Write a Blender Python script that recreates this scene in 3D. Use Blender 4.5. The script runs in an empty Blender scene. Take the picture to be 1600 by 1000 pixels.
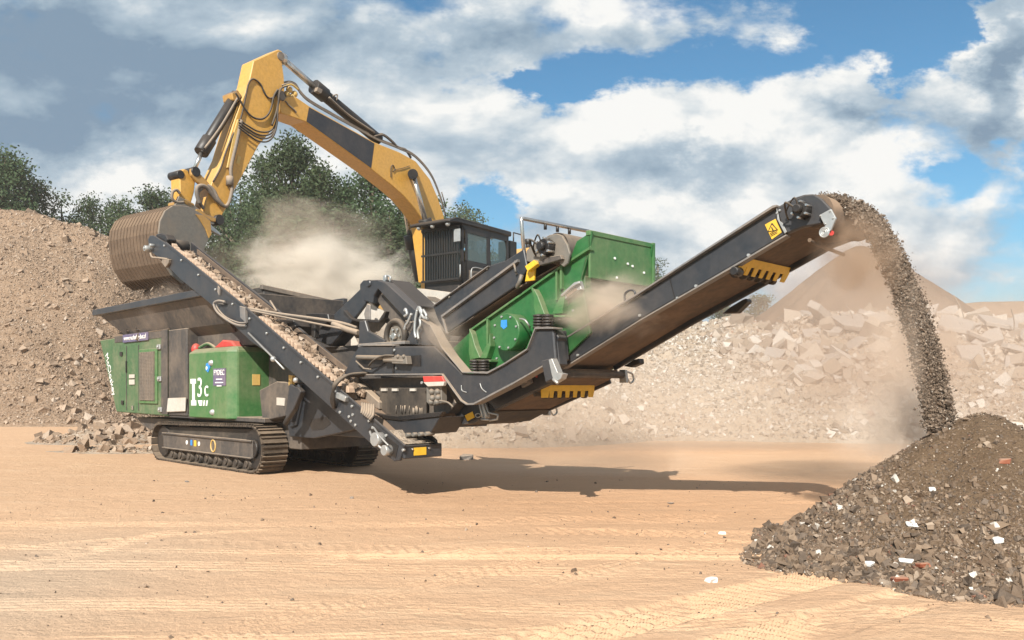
import bpy, bmesh, math, random
import numpy as np
from mathutils import Vector, Matrix
random.seed(7); rng = np.random.default_rng(7)
SC = bpy.context.scene; COL = SC.collection
R = math.radians
# ---------------------------------------------------------------- camera
H, F, CX, CY = 1.55, 1280.0, 800.0, 608.0
cam = bpy.data.cameras.new('camera'); camo = bpy.data.objects.new('camera', cam); COL.objects.link(camo)
camo.location = (0, 0, H); camo.rotation_euler = (R(90), 0, 0)
cam.sensor_width = 36; cam.lens = 36*F/1600; cam.shift_y = (CY-500)/1600; cam.clip_end = 3000; cam.clip_start = .1
SC.camera = camo
SC.view_settings.view_transform = 'Standard'; SC.view_settings.look = 'None'
SC.view_settings.exposure = 0.70; SC.view_settings.gamma = 1
SC.cycles.use_denoising = True; SC.cycles.max_bounces = 6; SC.cycles.volume_bounces = 2; SC.cycles.transparent_max_bounces = 12
SC.cycles.volume_step_rate = 1.5; SC.cycles.volume_max_steps = 128
# ---------------------------------------------------------------- sun
SD = Vector((-.36, -1.32, 1.0)).normalized()          # towards the sun
sun = bpy.data.lights.new('sun', 'SUN'); sun.energy = 4.6; sun.angle = R(.5); sun.color = (1, .95, .87)
suno = bpy.data.objects.new('sun', sun); COL.objects.link(suno); suno.location = (-20, -60, 50)
suno.rotation_euler = SD.to_track_quat('Z', 'Y').to_euler()
SUN_EL = math.asin(SD.z); SUN_ROT = math.atan2(SD.x, SD.y)
# ---------------------------------------------------------------- world
W = bpy.data.worlds.new('World'); SC.world = W; W.use_nodes = True
nt = W.node_tree; nt.nodes.clear()
class G:
    """tiny node-graph helper"""
    def __init__(s, nt): s.nt = nt
    def n(s, typ, **kw):
        d = s.nt.nodes.new(typ)
        for k, v in kw.items(): setattr(d, k, v)
        return d
    def put(s, sock, v):
        if v is None: return
        if hasattr(v, 'links') or isinstance(v, bpy.types.NodeSocket): s.nt.links.new(v, sock)
        else: sock.default_value = v
    def m(s, op, a, b=None, c=None, clamp=False):
        d = s.n('ShaderNodeMath', operation=op, use_clamp=clamp)
        s.put(d.inputs[0], a); s.put(d.inputs[1], b); s.put(d.inputs[2], c)
        return d.outputs[0]
    def mix(s, f, a, b, blend='MIX'):
        d = s.n('ShaderNodeMix', data_type='RGBA', blend_type=blend, clamp_factor=True)
        s.put(d.inputs[0], f); s.put(d.inputs[6], a if not isinstance(a, tuple) else (*a[:3], 1)); s.put(d.inputs[7], b if not isinstance(b, tuple) else (*b[:3], 1))
        return d.outputs[2]
    def noise(s, vec, scale, detail=4, rough=.55, dist=0, out=0, dim='3D'):
        d = s.n('ShaderNodeTexNoise', noise_dimensions=dim)
        if vec is not None: s.put(d.inputs['Vector'], vec)
        d.inputs['Scale'].default_value = scale; d.inputs['Detail'].default_value = detail
        d.inputs['Roughness'].default_value = rough; d.inputs['Distortion'].default_value = dist
        return d.outputs[out]
    def ramp(s, f, *stops):
        d = s.n('ShaderNodeValToRGB'); s.put(d.inputs[0], f); e = d.color_ramp.elements
        while len(e) < len(stops): e.new(.5)
        for el, (p, c) in zip(e, stops):
            el.position = p; el.color = (*c, 1) if isinstance(c, tuple) else (c, c, c, 1)
        return d.outputs[0]
    def mr(s, v, a, b, c=0, d=1, sm=False):
        x = s.n('ShaderNodeMapRange', interpolation_type='SMOOTHSTEP' if sm else 'LINEAR')
        s.put(x.inputs[0], v)
        for i, q in enumerate((a, b, c, d)): x.inputs[i+1].default_value = q
        return x.outputs[0]
    def mapv(s, vec, scale=(1, 1, 1), loc=(0, 0, 0), rot=(0, 0, 0)):
        x = s.n('ShaderNodeMapping'); s.put(x.inputs[0], vec)
        x.inputs['Location'].default_value = loc; x.inputs['Scale'].default_value = scale; x.inputs['Rotation'].default_value = rot
        return x.outputs[0]
g = G(nt)
tc = g.n('ShaderNodeTexCoord').outputs['Generated']
sx = g.n('ShaderNodeSeparateXYZ'); nt.links.new(tc, sx.inputs[0])
yy = g.m('MAXIMUM', g.m('ABSOLUTE', sx.outputs[1]), .12)
T = g.m('DIVIDE', sx.outputs[0], yy); S = g.m('DIVIDE', sx.outputs[2], yy)
wv = g.n('ShaderNodeCombineXYZ'); g.put(wv.inputs[0], T); g.put(wv.inputs[1], g.m('MULTIPLY', S, 1.6)); wv.inputs[2].default_value = 7.7
wn = g.n('ShaderNodeTexNoise'); g.put(wn.inputs['Vector'], wv.outputs[0]); wn.inputs['Scale'].default_value = 5.0; wn.inputs['Detail'].default_value = 7; wn.inputs['Roughness'].default_value = .62
ws_ = g.n('ShaderNodeSeparateColor'); g.put(ws_.inputs[0], wn.outputs['Color'])
TW_ = g.m('ADD', T, g.m('MULTIPLY', g.m('SUBTRACT', ws_.outputs[0], .5), .34)); SW_ = g.m('ADD', S, g.m('MULTIPLY', g.m('SUBTRACT', ws_.outputs[1], .5), .20))
def blobs(lst):
    acc = None
    for (px, py, rx, ry, amp) in lst:
        dx = g.m('DIVIDE', g.m('SUBTRACT', TW_, (px-CX)/F), rx/F); dy = g.m('DIVIDE', g.m('SUBTRACT', SW_, (CY-py)/F), ry/F)
        r2 = g.m('ADD', g.m('MULTIPLY', dx, dx), g.m('MULTIPLY', dy, dy))
        e = g.m('MULTIPLY', g.m('EXPONENT', g.m('MULTIPLY', r2, -1.0)), amp)
        acc = e if acc is None else g.m('ADD', acc, e)
    return acc
def cvec(ox, oy):
    c = g.n('ShaderNodeCombineXYZ'); g.put(c.inputs[0], g.m('ADD', T, ox)); g.put(c.inputs[1], g.m('MULTIPLY', g.m('ADD', S, oy), 1.7)); c.inputs[2].default_value = 3.3
    return c.outputs[0]
def dens(ox, oy):
    v = cvec(ox, oy)
    a = g.noise(v, 4.3, 8, .54, .2)
    b = g.noise(v, 12.0, 5, .58, .3)
    return g.m('ADD', g.m('MULTIPLY', g.m('SUBTRACT', a, .5), 3.6), g.m('MULTIPLY', g.m('SUBTRACT', b, .5), .55))
shape = blobs([(150, 90, 480, 170, .75), (120, 290, 330, 70, .6), (620, 200, 170, 110, .65), (480, 330, 250, 80, .4), (1130, 200, 170, 80, .75),
               (1385, 155, 130, 60, 1.25), (1300, 235, 200, 55, .6), (1000, 330, 330, 70, .6), (1400, 430, 400, 130, .65), (1200, 25, 80, 35, .5), (1575, 110, 45, 150, 1.2),
               (980, 50, 160, 35, .35), (790, 95, 60, 26, .55), (880, 225, 120, 40, .3),
               (860, 140, 130, 32, -1.1), (1050, 105, 190, 40, -.7), (1460, 60, 90, 70, -1.0), (1330, 40, 80, 40, -.5), (760, 318, 70, 32, -1.2),
               (1515, 265, 80, 22, -.5), (640, 70, 110, 30, -.3), (900, 20, 60, 30, -.3), (905, 270, 25, 18, -.5), (690, 20, 60, 25, -.2)])
d0 = g.m('ADD', dens(0, 0), shape)
cover = g.mr(d0, -.22, .34, 0, 1, True)
relief = g.m('SUBTRACT', dens(.0, .0), dens(-.02, .035))
grey = blobs([(170, 90, 420, 120, .95), (60, 200, 220, 60, .5), (1080, 268, 150, 26, .5), (1390, 203, 110, 22, .6), (1575, 100, 45, 160, .75),
              (930, 315, 160, 26, .3), (700, 40, 250, 40, .5), (1000, 60, 250, 30, .3), (820, 250, 90, 22, .22), (1400, 330, 200, 30, .3), (1100, 430, 300, 50, .2),
              (120, 320, 300, 50, -.2), (1130, 190, 110, 60, -.2)])
sh = g.m('ADD', g.m('ADD', g.m('MULTIPLY', grey, g.mr(g.noise(cvec(1.7, .9), 3.0, 5, .55), .3, .62, .62, 1.1)), g.m('MULTIPLY', relief, -.72)), g.m('ADD', g.m('MULTIPLY', g.m('SUBTRACT', g.noise(cvec(.7, .2), 7, 6, .62), .5), 1.0), .13), clamp=True)
cl = g.ramp(sh, (0, (.84, .84, .82)), (.22, (.62, .67, .70)), (.5, (.40, .49, .57)), (.8, (.28, .375, .465)), (1, (.195, .285, .385)))
sky = g.n('ShaderNodeTexSky', sky_type='NISHITA', sun_disc=False, sun_elevation=SUN_EL, sun_rotation=SUN_ROT, altitude=100, air_density=1.0, dust_density=.6, ozone_density=2.0)
blue = g.mix(1.0, sky.outputs[0], (.060, .103, .112), 'MULTIPLY')
low = g.mr(S, .02, .26, .45, 0)
blue = g.mix(low, blue, (.34, .47, .55))
fin = g.mix(cover, blue, cl)
bg = g.n('ShaderNodeBackground'); nt.links.new(fin, bg.inputs[0]); bg.inputs[1].default_value = .70
out = g.n('ShaderNodeOutputWorld'); nt.links.new(bg.outputs[0], out.inputs[0])
W.cycles.sampling_method = 'MANUAL'; W.cycles.sample_map_resolution = 512

# ---------------------------------------------------------------- materials
MATS = {}
def newmat(name):
    m = bpy.data.materials.new(name); m.use_nodes = True; m.node_tree.nodes.clear(); MATS[name] = m
    q = G(m.node_tree); o = q.n('ShaderNodeOutputMaterial'); b = q.n('ShaderNodeBsdfPrincipled')
    m.node_tree.links.new(b.outputs[0], o.inputs[0])
    return m, q, b, o
SPLIT = {n: n for n in ('mounting_plate', 'head_plate', 'bin_cheek', 'roller_mount', 'side_bracket', 'pipe_bracket', 'guide_link', 'bracket_foot', 'hinge_plate', 'lifting_arm', 'chassis_plate', 'latch', 'cross_tube', 'nip_guard', 'text_line', 'seam', 'pin', 'mirror', 'decal', 'bolt')}
SPLIT.update(hydraulic_hoses='hydraulic_hose', link_pins='link_pin', spray_nozzles='spray_nozzle', work_lamps='work_lamp', bucket_teeth='bucket_tooth', bucket_ears='bucket_ear', lance_pipes='lance_pipe', boom_pipes='boom_pipe', skirt_blocks='skirt_blocks')
DUST = (.36, .27, .19)
def paint(name, col, rough=.45, dust=.35, metal=0, sc=1.0, var=.12, bump=.15, dcol=DUST):
    m, q, b, o = newmat(name)
    geo = q.n('ShaderNodeNewGeometry'); pos = geo.outputs['Position']
    n1 = q.noise(pos, 1.3*sc, 6, .65); n2 = q.noise(pos, 14*sc, 4, .6)
    nz = q.n('ShaderNodeSeparateXYZ'); m.node_tree.links.new(geo.outputs['Normal'], nz.inputs[0])
    up = q.mr(nz.outputs[2], -.1, .9, 0, 1)
    f = q.m('ADD', q.m('MULTIPLY', q.mr(n1, .44, .64), .8), q.m('MULTIPLY', q.mr(n2, .4, .75), .35))
    f = q.m('MULTIPLY', q.m('ADD', f, q.m('MULTIPLY', up, 2.6)), dust, clamp=True)
    streak = q.noise(q.mapv(pos, (9, 9, .7)), 1, 4, .6)
    base = q.mix(q.mr(n2, .3, .7), tuple(c*(1-var) for c in col), tuple(min(1, c*(1+var)) for c in col))
    f2 = q.m('ADD', f, q.m('MULTIPLY', q.mr(streak, .55, .8), dust*.6), clamp=True)
    b.inputs['Base Color'].default_value = (*col, 1)
    m.node_tree.links.new(q.mix(f2, base, dcol), b.inputs['Base Color'])
    m.node_tree.links.new(q.m('ADD', q.m('MULTIPLY', f2, .45), rough, clamp=True), b.inputs['Roughness'])
    b.inputs['Metallic'].default_value = metal
    if bump:
        bp = q.n('ShaderNodeBump'); bp.inputs['Strength'].default_value = bump; bp.inputs['Distance'].default_value = .01
        m.node_tree.links.new(n2, bp.inputs['Height']); m.node_tree.links.new(bp.outputs[0], b.inputs['Normal'])
    return m
paint('slate', (.017, .022, .029), .40, .06)
paint('slate_dusty', (.028, .030, .033), .55, .24)
paint('slate_edge', (.12, .125, .13), .45, .3)
paint('black', (.008, .008, .009), .45, .045)
paint('guard_black', (.008, .008, .008), .5, .03)
paint('rubber', (.014, .013, .012), .65, .16)
paint('belt', (.07, .052, .04), .8, .55, dcol=(.22, .15, .10))
paint('track_steel', (.040, .035, .030), .5, .28, .5)
paint('green', (.008, .105, .024), .38, .08)
paint('green_pale', (.018, .135, .030), .42, .22)
paint('green_dusty', (.018, .10, .032), .5, .30)
paint('yellow', (.58, .31, .055), .38, .12)
paint('yellow_worn', (.45, .25, .06), .5, .4, dcol=(.16, .11, .08))
paint('safety_yellow', (.72, .42, .02), .45, .1)
paint('decal_black', (.018, .02, .026), .4, .08)
paint('bucket_steel', (.15, .145, .13), .5, .35, .2, dcol=(.27, .2, .14))
paint('bucket_rust', (.10, .068, .045), .7, .5, .1, dcol=(.19, .13, .085))
paint('galvanised', (.42, .44, .44), .4, .15, .6)
paint('chrome', (.55, .53, .5), .25, .1, .9, bump=0)
paint('white', (.78, .78, .75), .5, .08)
paint('cream_panel', (.5, .47, .42), .55, .3)
paint('blue', (.02, .22, .62), .45, .05)
paint('plum', (.09, .08, .17), .45, .2)
paint('red', (.50, .03, .025), .45, .12)
paint('orange_tag', (.62, .40, .10), .5, .2)
paint('dirty_pipe', (.12, .105, .09), .55, .32)
paint('stone_pink', (.52, .36, .25), .85, .2)
paint('skin_shirt', (.55, .33, .12), .7, .1)
def glass():
    m, q, b, o = newmat('cab_glass')
    b.inputs['Base Color'].default_value = (.09, .13, .13, 1); b.inputs['Roughness'].default_value = .08
    b.inputs['Alpha'].default_value = .72; b.inputs['IOR'].default_value = 1.5
glass()
def soil(name, c1, c2, c3, sc=1.0, bump=.6, dist=.05, fine=22, rough=.95):
    m, q, b, o = newmat(name)
    pos = q.n('ShaderNodeNewGeometry').outputs['Position']
    a = q.noise(pos, .35*sc, 6, .6); d = q.noise(pos, 3*sc, 6, .65); e = q.noise(pos, fine*sc, 4, .7)
    col = q.mix(q.mr(a, .35, .65), c1, c2)
    col = q.mix(q.m('MULTIPLY', q.mr(q.m('ADD', q.m('MULTIPLY', d, .6), q.m('MULTIPLY', e, .4)), .42, .62), .8), col, c3)
    m.node_tree.links.new(col, b.inputs['Base Color']); b.inputs['Roughness'].default_value = rough
    b.inputs['Specular IOR Level'].default_value = .2
    vo = q.n('ShaderNodeTexVoronoi'); m.node_tree.links.new(pos, vo.inputs['Vector']); vo.inputs['Scale'].default_value = fine*sc*.35
    h = q.m('ADD', q.m('ADD', q.m('MULTIPLY', d, 1.2), e), q.m('MULTIPLY', vo.outputs['Distance'], -.8))
    bp = q.n('ShaderNodeBump'); bp.inputs['Strength'].default_value = bump; bp.inputs['Distance'].default_value = dist
    m.node_tree.links.new(h, bp.inputs['Height']); m.node_tree.links.new(bp.outputs[0], b.inputs['Normal'])
    return m
soil('gravel_heap', (.30, .205, .135), (.235, .16, .105), (.37, .265, .185), 1.0, 1.0, .10, 9)
soil('pale_bank', (.40, .31, .225), (.33, .25, .18), (.46, .385, .305), 1.0, 1.0, .08, 10)
soil('dark_heap', (.13, .09, .06), (.16, .11, .08), (.10, .07, .05), .3, .4, .2, 10)
soil('hill_earth', (.24, .17, .12), (.2, .14, .1), (.28, .2, .14), .2, .4, .2, 10)
soil('pile_soil', (.175, .115, .068), (.215, .147, .092), (.125, .08, .047), 3.0, 1.0, .03, 26)
def ground_mat():
    m, q, b, o = newmat('sandy_ground')
    pos = q.n('ShaderNodeNewGeometry').outputs['Position']
    big = q.noise(pos, .16, 4, .55)
    wp = q.n('ShaderNodeVectorMath', operation='ADD'); m.node_tree.links.new(pos, wp.inputs[0]); m.node_tree.links.new(q.mapv(q.noise(pos, .22, 3, .5, out=1), (3, 3, 0)), wp.inputs[1]); pw_ = wp.outputs[0]
    st = q.noise(q.mapv(pw_, (.5, 2.4, 1), rot=(0, 0, R(6))), 1.3, 8, .68, .5)
    st2 = q.noise(q.mapv(pw_, (.6, 4, 1), rot=(0, 0, R(-24))), 1.6, 7, .68, .4)
    fine = q.noise(pos, 30, 5, .7); mid = q.noise(pos, 4.5, 5, .6)
    # redder soil in the middle and to the right of the yard
    sp = q.n('ShaderNodeSeparateXYZ'); m.node_tree.links.new(pos, sp.inputs[0])
    dx = q.m('DIVIDE', q.m('SUBTRACT', sp.outputs[0], 1.6), 5.0); dy = q.m('DIVIDE', q.m('SUBTRACT', sp.outputs[1], 11.2), 3.2)
    red = q.m('EXPONENT', q.m('MULTIPLY', q.m('ADD', q.m('MULTIPLY', dx, dx), q.m('MULTIPLY', dy, dy)), -1.0))
    red = q.m('MULTIPLY', red, q.mr(st, .3, .7, .45, 1.1), clamp=True)
    c = q.mix(q.mr(big, .35, .65), (.60, .385, .235), (.54, .345, .21))
    c = q.mix(q.mr(st, .5, .72, 0, .7), c, (.66, .46, .295))
    c = q.mix(q.m('MULTIPLY', red, .85), c, (.52, .30, .165))
    c = q.mix(q.m('MULTIPLY', q.mr(st2, .56, .74), .35), c, (.42, .27, .16))
    c = q.mix(q.m('MULTIPLY', q.mr(fine, .5, .75), .5), c, (.36, .24, .15))
    # grey paler area at the left front
    dx = q.m('DIVIDE', q.m('ADD', sp.outputs[0], 4.2), 1.6); dy = q.m('DIVIDE', q.m('SUBTRACT', sp.outputs[1], 6.2), 2.6)
    gl = q.m('EXPONENT', q.m('MULTIPLY', q.m('ADD', q.m('MULTIPLY', dx, dx), q.m('MULTIPLY', dy, dy)), -1.0))
    c = q.mix(q.m('MULTIPLY', gl, .7), c, (.47, .36, .26))
    m.node_tree.links.new(c, b.inputs['Base Color']); b.inputs['Roughness'].default_value = .95
    b.inputs['Specular IOR Level'].default_value = .15
    h = q.m('ADD', q.m('ADD', q.m('MULTIPLY', st, .7), q.m('MULTIPLY', st2, .5)), q.m('ADD', q.m('MULTIPLY', fine, .5), q.m('MULTIPLY', mid, .9)))
    bp = q.n('ShaderNodeBump'); bp.inputs['Strength'].default_value = .8; bp.inputs['Distance'].default_value = .05
    m.node_tree.links.new(h, bp.inputs['Height']); m.node_tree.links.new(bp.outputs[0], b.inputs['Normal'])
ground_mat()
def stones_mat(name, stops, rough=.85, bump=.5):
    m, q, b, o = newmat(name)
    geo = q.n('ShaderNodeNewGeometry')
    c = q.ramp(geo.outputs['Random Per Island'], *stops)
    m.node_tree.nodes[-1].color_ramp.interpolation = 'CONSTANT'
    n = q.noise(geo.outputs['Position'], 25, 4, .6)
    c = q.mix(q.mr(n, .35, .7, 0, .35), c, (.2, .15, .11))
    m.node_tree.links.new(c, b.inputs['Base Color']); b.inputs['Roughness'].default_value = rough
    n3 = q.noise(geo.outputs['Position'], 7, 6, .7); bp = q.n('ShaderNodeBump'); bp.inputs['Strength'].default_value = bump; bp.inputs['Distance'].default_value = .08
    m.node_tree.links.new(n3, bp.inputs['Height']); m.node_tree.links.new(bp.outputs[0], b.inputs['Normal'])
stones_mat('mixed_gravel', [(0, (.13, .085, .052)), (.28, (.18, .122, .077)), (.45, (.078, .054, .036)), (.60, (.235, .165, .11)), (.76, (.135, .10, .073)), (.90, (.33, .25, .18)), (.965, (.20, .09, .055)), (.978, (.62, .57, .50))])
stones_mat('pale_rubble', [(0, (.38, .32, .26)), (.3, (.45, .39, .325)), (.50, (.29, .235, .18)), (.70, (.56, .52, .465)), (.86, (.22, .175, .135)), (.985, (.30, .18, .13))])
stones_mat('slab_concrete', [(0, (.47, .45, .42)), (.4, (.58, .56, .52)), (.8, (.36, .33, .30))], bump=.8)
stones_mat('tan_gravel', [(0, (.29, .20, .133)), (.3, (.34, .245, .17)), (.55, (.225, .155, .103)), (.75, (.39, .295, .215)), (.92, (.46, .37, .29))])
stones_mat('stream_gravel', [(0, (.125, .087, .058)), (.3, (.17, .12, .082)), (.55, (.085, .06, .042)), (.75, (.22, .165, .12)), (.9, (.30, .235, .18)), (.985, (.45, .4, .34))])
def leaf_mat(name, c1, c2, c3):
    m, q, b, o = newmat(name)
    geo = q.n('ShaderNodeNewGeometry'); oi = q.n('ShaderNodeObjectInfo')
    c = q.ramp(geo.outputs['Random Per Island'], (0, c1), (.5, c2), (1, c3))
    n = q.noise(geo.outputs['Position'], .5, 3, .6)
    c = q.mix(q.mr(n, .35, .65, 0, .45), c, c1)
    hs = q.n('ShaderNodeHueSaturation'); q.put(hs.inputs['Color'], c); q.put(hs.inputs['Value'], q.mr(oi.outputs['Random'], 0, 1, .85, 1.2)); q.put(hs.inputs['Hue'], q.mr(oi.outputs['Random'], 0, 1, .49, .515))
    m.node_tree.links.new(hs.outputs[0], b.inputs['Base Color']); b.inputs['Roughness'].default_value = .7
    b.inputs['Specular IOR Level'].default_value = .25
    tr = q.n('ShaderNodeBsdfTranslucent'); m.node_tree.links.new(hs.outputs[0], tr.inputs[0])
    mx = q.n('ShaderNodeMixShader'); mx.inputs[0].default_value = .25
    m.node_tree.links.new(b.outputs[0], mx.inputs[1]); m.node_tree.links.new(tr.outputs[0], mx.inputs[2]); m.node_tree.links.new(mx.outputs[0], o.inputs[0])
leaf_mat('foliage', (.038, .062, .026), (.062, .095, .040), (.10, .135, .062))
paint('bark', (.11, .085, .06), .9, .1)

# ---------------------------------------------------------------- geometry helpers
class Pl:
    """a vertical plane: a runs along it, c points out of it; P() puts a traced outline on it at its real distance"""
    def __init__(s, o, a, c): s.o = o; s.a = a; s.c = c
    def Q(s, l, w, z): return Vector((s.o[0]+l*s.a[0]+w*s.c[0], s.o[1]+l*s.a[1]+w*s.c[1], z))
    def L(s, px, w=0):
        t = (px-CX)/F; x = s.o[0]+w*s.c[0]; y = s.o[1]+w*s.c[1]
        return (t*y-x)/(s.a[0]-t*s.a[1])
    def P(s, px, py, w=0):
        v = s.Q(s.L(px, w), w, 0); v.z = H+(CY-py)/F*v.y; return v
    def LZ(s, px, py, w=0):
        return s.L(px, w), s.P(px, py, w).z
    def C(s, d): return Vector((s.c[0]*d, s.c[1]*d, 0))
    def A(s, d): return Vector((s.a[0]*d, s.a[1]*d, 0))
k = math.sqrt(.5)
M = Pl((-4.5, 14.75), (k, -k), (k, k))                        # the crusher: a towards the discharge end, c away from the viewer
E = Pl((-7.27, 20.0), (.574, .819), (-.819, .574))            # the excavator arm: a towards the cab, c to the far side
Y3 = Vector((0, 0, 1))
class MB:
    def __init__(s): s.v = []; s.f = []; s.sm = []
    def add(s, vs, fs, smooth=False):
        n = len(s.v); s.v += [tuple(x) for x in vs]; s.f += [tuple(i+n for i in f) for f in fs]; s.sm += [smooth]*len(fs); return s
    def hexa(s, p):  # 8 points: bottom 4, top 4
        return s.add(p, [(3, 2, 1, 0), (4, 5, 6, 7), (0, 1, 5, 4), (1, 2, 6, 5), (2, 3, 7, 6), (3, 0, 4, 7)])
    def box(s, pl, l0, l1, w0, w1, z0, z1):
        q = pl.Q
        return s.hexa([q(l0, w0, z0), q(l1, w0, z0), q(l1, w1, z0), q(l0, w1, z0), q(l0, w0, z1), q(l1, w0, z1), q(l1, w1, z1), q(l0, w1, z1)])
    def ext(s, pts, d):
        n = len(pts); pts = [Vector(p) for p in pts]
        return s.add(pts+[p+d for p in pts], [tuple(range(n)), tuple(range(2*n-1, n-1, -1))]+[(i, i+n, (i+1) % n+n, (i+1) % n) for i in range(n)])
    def prism(s, pl, px, w0, w1): return s.ext([pl.P(x, y, w0) for x, y in px], pl.C(w1-w0))
    def strip(s, pl, px, w0, w1, th):  # sheet along an open traced line, th thick downwards
        a = [pl.P(x, y, w0) for x, y in px]
        return s.ext(a+[p-Y3*th for p in reversed(a)], pl.C(w1-w0))
    def cyl(s, p0, p1, r, n=20, r1=None):
        p0 = Vector(p0); p1 = Vector(p1); d = (p1-p0).normalized(); u = d.orthogonal().normalized(); w = d.cross(u); r1 = r if r1 is None else r1
        v = []
        for p, rr in ((p0, r), (p1, r1)):
            v += [p+(u*math.cos(2*math.pi*i/n)+w*math.sin(2*math.pi*i/n))*rr for i in range(n)]
        s.add(v, [(i, (i+1) % n, (i+1) % n+n, i+n) for i in range(n)], True)
        return s.add(v, [tuple(range(n-1, -1, -1)), tuple(range(n, 2*n))])
    def tube(s, pts, r, n=8, smooth=True, closed=False):
        pts = [Vector(p) for p in pts]
        if smooth and len(pts) > 2: pts = crv(pts)
        v = []; f = []; u = None; m = len(pts)
        for i, p in enumerate(pts):
            d = (pts[min(i+1, m-1)]-pts[max(i-1, 0)]).normalized()
            u = d.orthogonal().normalized() if u is None else (u-d*u.dot(d)).normalized()
            w = d.cross(u)
            v += [p+(u*math.cos(2*math.pi*j/n)+w*math.sin(2*math.pi*j/n))*r for j in range(n)]
            if i: f += [((i-1)*n+j, (i-1)*n+(j+1) % n, i*n+(j+1) % n, i*n+j) for j in range(n)]
        s.add(v, f, True)
        return s.add(v, [tuple(range(n-1, -1, -1)), tuple(range((m-1)*n, m*n))])
    def ball(s, c, r, sz=(1, 1, 1), n=10):
        c = Vector(c); v = []; f = []
        for i in range(n+1):
            th = math.pi*i/n
            for j in range(n*2):
                ph = math.pi*j/n
                v.append(c+Vector((math.sin(th)*math.cos(ph)*r*sz[0], math.sin(th)*math.sin(ph)*r*sz[1], math.cos(th)*r*sz[2])))
        for i in range(n):
            for j in range(2*n): f.append((i*2*n+j, (i+1)*2*n+j, (i+1)*2*n+(j+1) % (2*n), i*2*n+(j+1) % (2*n)))
        return s.add(v, f, True)
    def bolts(s, pl, px, w, r=.022, h=.02):
        for x, y in px:
            p = pl.P(x, y, w); s.cyl(p+pl.C(.005), p-pl.C(h), r, 8)
        return s
    def build(s, name, mat, parent=None, bev=0, label=None, kind=None):
        base = worldloc(parent) if parent else Vector((0, 0, 0))
        me = bpy.data.meshes.new(name); me.from_pydata([tuple(Vector(v)-base) for v in s.v], [], s.f)
        for p, q in zip(me.polygons, s.sm): p.use_smooth = q
        bm = bmesh.new(); bm.from_mesh(me); bmesh.ops.remove_doubles(bm, verts=bm.verts, dist=1e-5)
        bmesh.ops.recalc_face_normals(bm, faces=bm.faces)
        if bev:
            ed = [e for e in bm.edges if len(e.link_faces) == 2 and not (e.link_faces[0].smooth and e.link_faces[1].smooth) and e.calc_face_angle(0) > .5]
            try: bmesh.ops.bevel(bm, geom=ed, offset=bev, segments=1, affect='EDGES', clamp_overlap=True)
            except Exception: pass
        if SPLIT.get(name):
            bm.verts.ensure_lookup_table(); seen = set(); isl = []
            for v0 in bm.verts:
                if v0.index in seen: continue
                st = [v0]; seen.add(v0.index); cur = []
                while st:
                    v1 = st.pop(); cur.append(v1.index)
                    for e in v1.link_edges:
                        v2 = e.other_vert(v1)
                        if v2.index not in seen: seen.add(v2.index); st.append(v2)
                isl.append(set(cur))
            if 1 < len(isl) < 12:
                first = None; nm = SPLIT[name]
                for k2 in isl:
                    b2 = bm.copy(); bmesh.ops.delete(b2, geom=[v for v in b2.verts if v.index not in k2], context='VERTS')
                    m2 = bpy.data.meshes.new(nm); b2.to_mesh(m2); b2.free(); o2 = fin_obj(nm, m2, mat, parent, label, kind); first = first or o2
                bm.free(); return first
        bm.to_mesh(me); bm.free()
        return fin_obj(SPLIT.get(name) or name, me, mat, parent, label, kind)
def fin_obj(name, me, mat, parent=None, label=None, kind=None):
    me.materials.append(MATS[mat]); o = bpy.data.objects.new(name, me); COL.objects.link(o)
    if parent: o.parent = parent
    if label: o['label'] = label
    if kind: o['kind'] = kind
    return o
def worldloc(o):
    v = Vector((0, 0, 0))
    while o: v += o.location; o = o.parent
    return v
def crv(pts, n=6):
    out = []; m = len(pts)
    for i in range(m-1):
        p0, p1, p2, p3 = pts[max(i-1, 0)], pts[i], pts[i+1], pts[min(i+2, m-1)]
        for j in range(n):
            t = j/n; out.append(.5*((2*p1)+(p2-p0)*t+(2*p0-5*p1+4*p2-p3)*t*t+(3*p1-p0-3*p2+p3)*t**3))
    return out+[pts[-1]]
def thing(name, label, cat, loc, group=None):
    o = bpy.data.objects.new(name, None); COL.objects.link(o); o.location = loc; o.empty_display_size = .3
    o['label'] = label; o['category'] = cat
    if group: o['group'] = group
    return o
def tag(o, label=None, cat=None, group=None, kind=None):
    for kk, v in (('label', label), ('category', cat), ('group', group), ('kind', kind)):
        if v: o[kk] = v
    return o
def text(s, name, pl, l, w, z, size, mat, parent, xs=1.0, rot=0, front=True):
    c = bpy.data.curves.new('t', 'FONT'); c.body = s; c.size = 1; c.extrude = .004; c.resolution_u = 4; c.align_x = 'CENTER'; c.align_y = 'CENTER'
    t = bpy.data.objects.new('t', c); COL.objects.link(t)
    dg = bpy.context.evaluated_depsgraph_get(); me = bpy.data.meshes.new_from_object(t.evaluated_get(dg))
    bpy.data.objects.remove(t)
    base = worldloc(parent); cr, sr = math.cos(rot), math.sin(rot)
    for v in me.vertices:
        x, y = v.co.x*size*xs, v.co.y*size
        x, y = x*cr-y*sr, x*sr+y*cr
        if front: p = pl.Q(l+x, w-v.co.z, z+y)          # reads along +a, faces the viewer
        else: p = pl.Q(l+v.co.z, w+x, z+y)              # on an end face, reads along +c
        v.co = p-base
    me.materials.clear()
    return fin_obj(name, me, mat, parent)
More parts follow.
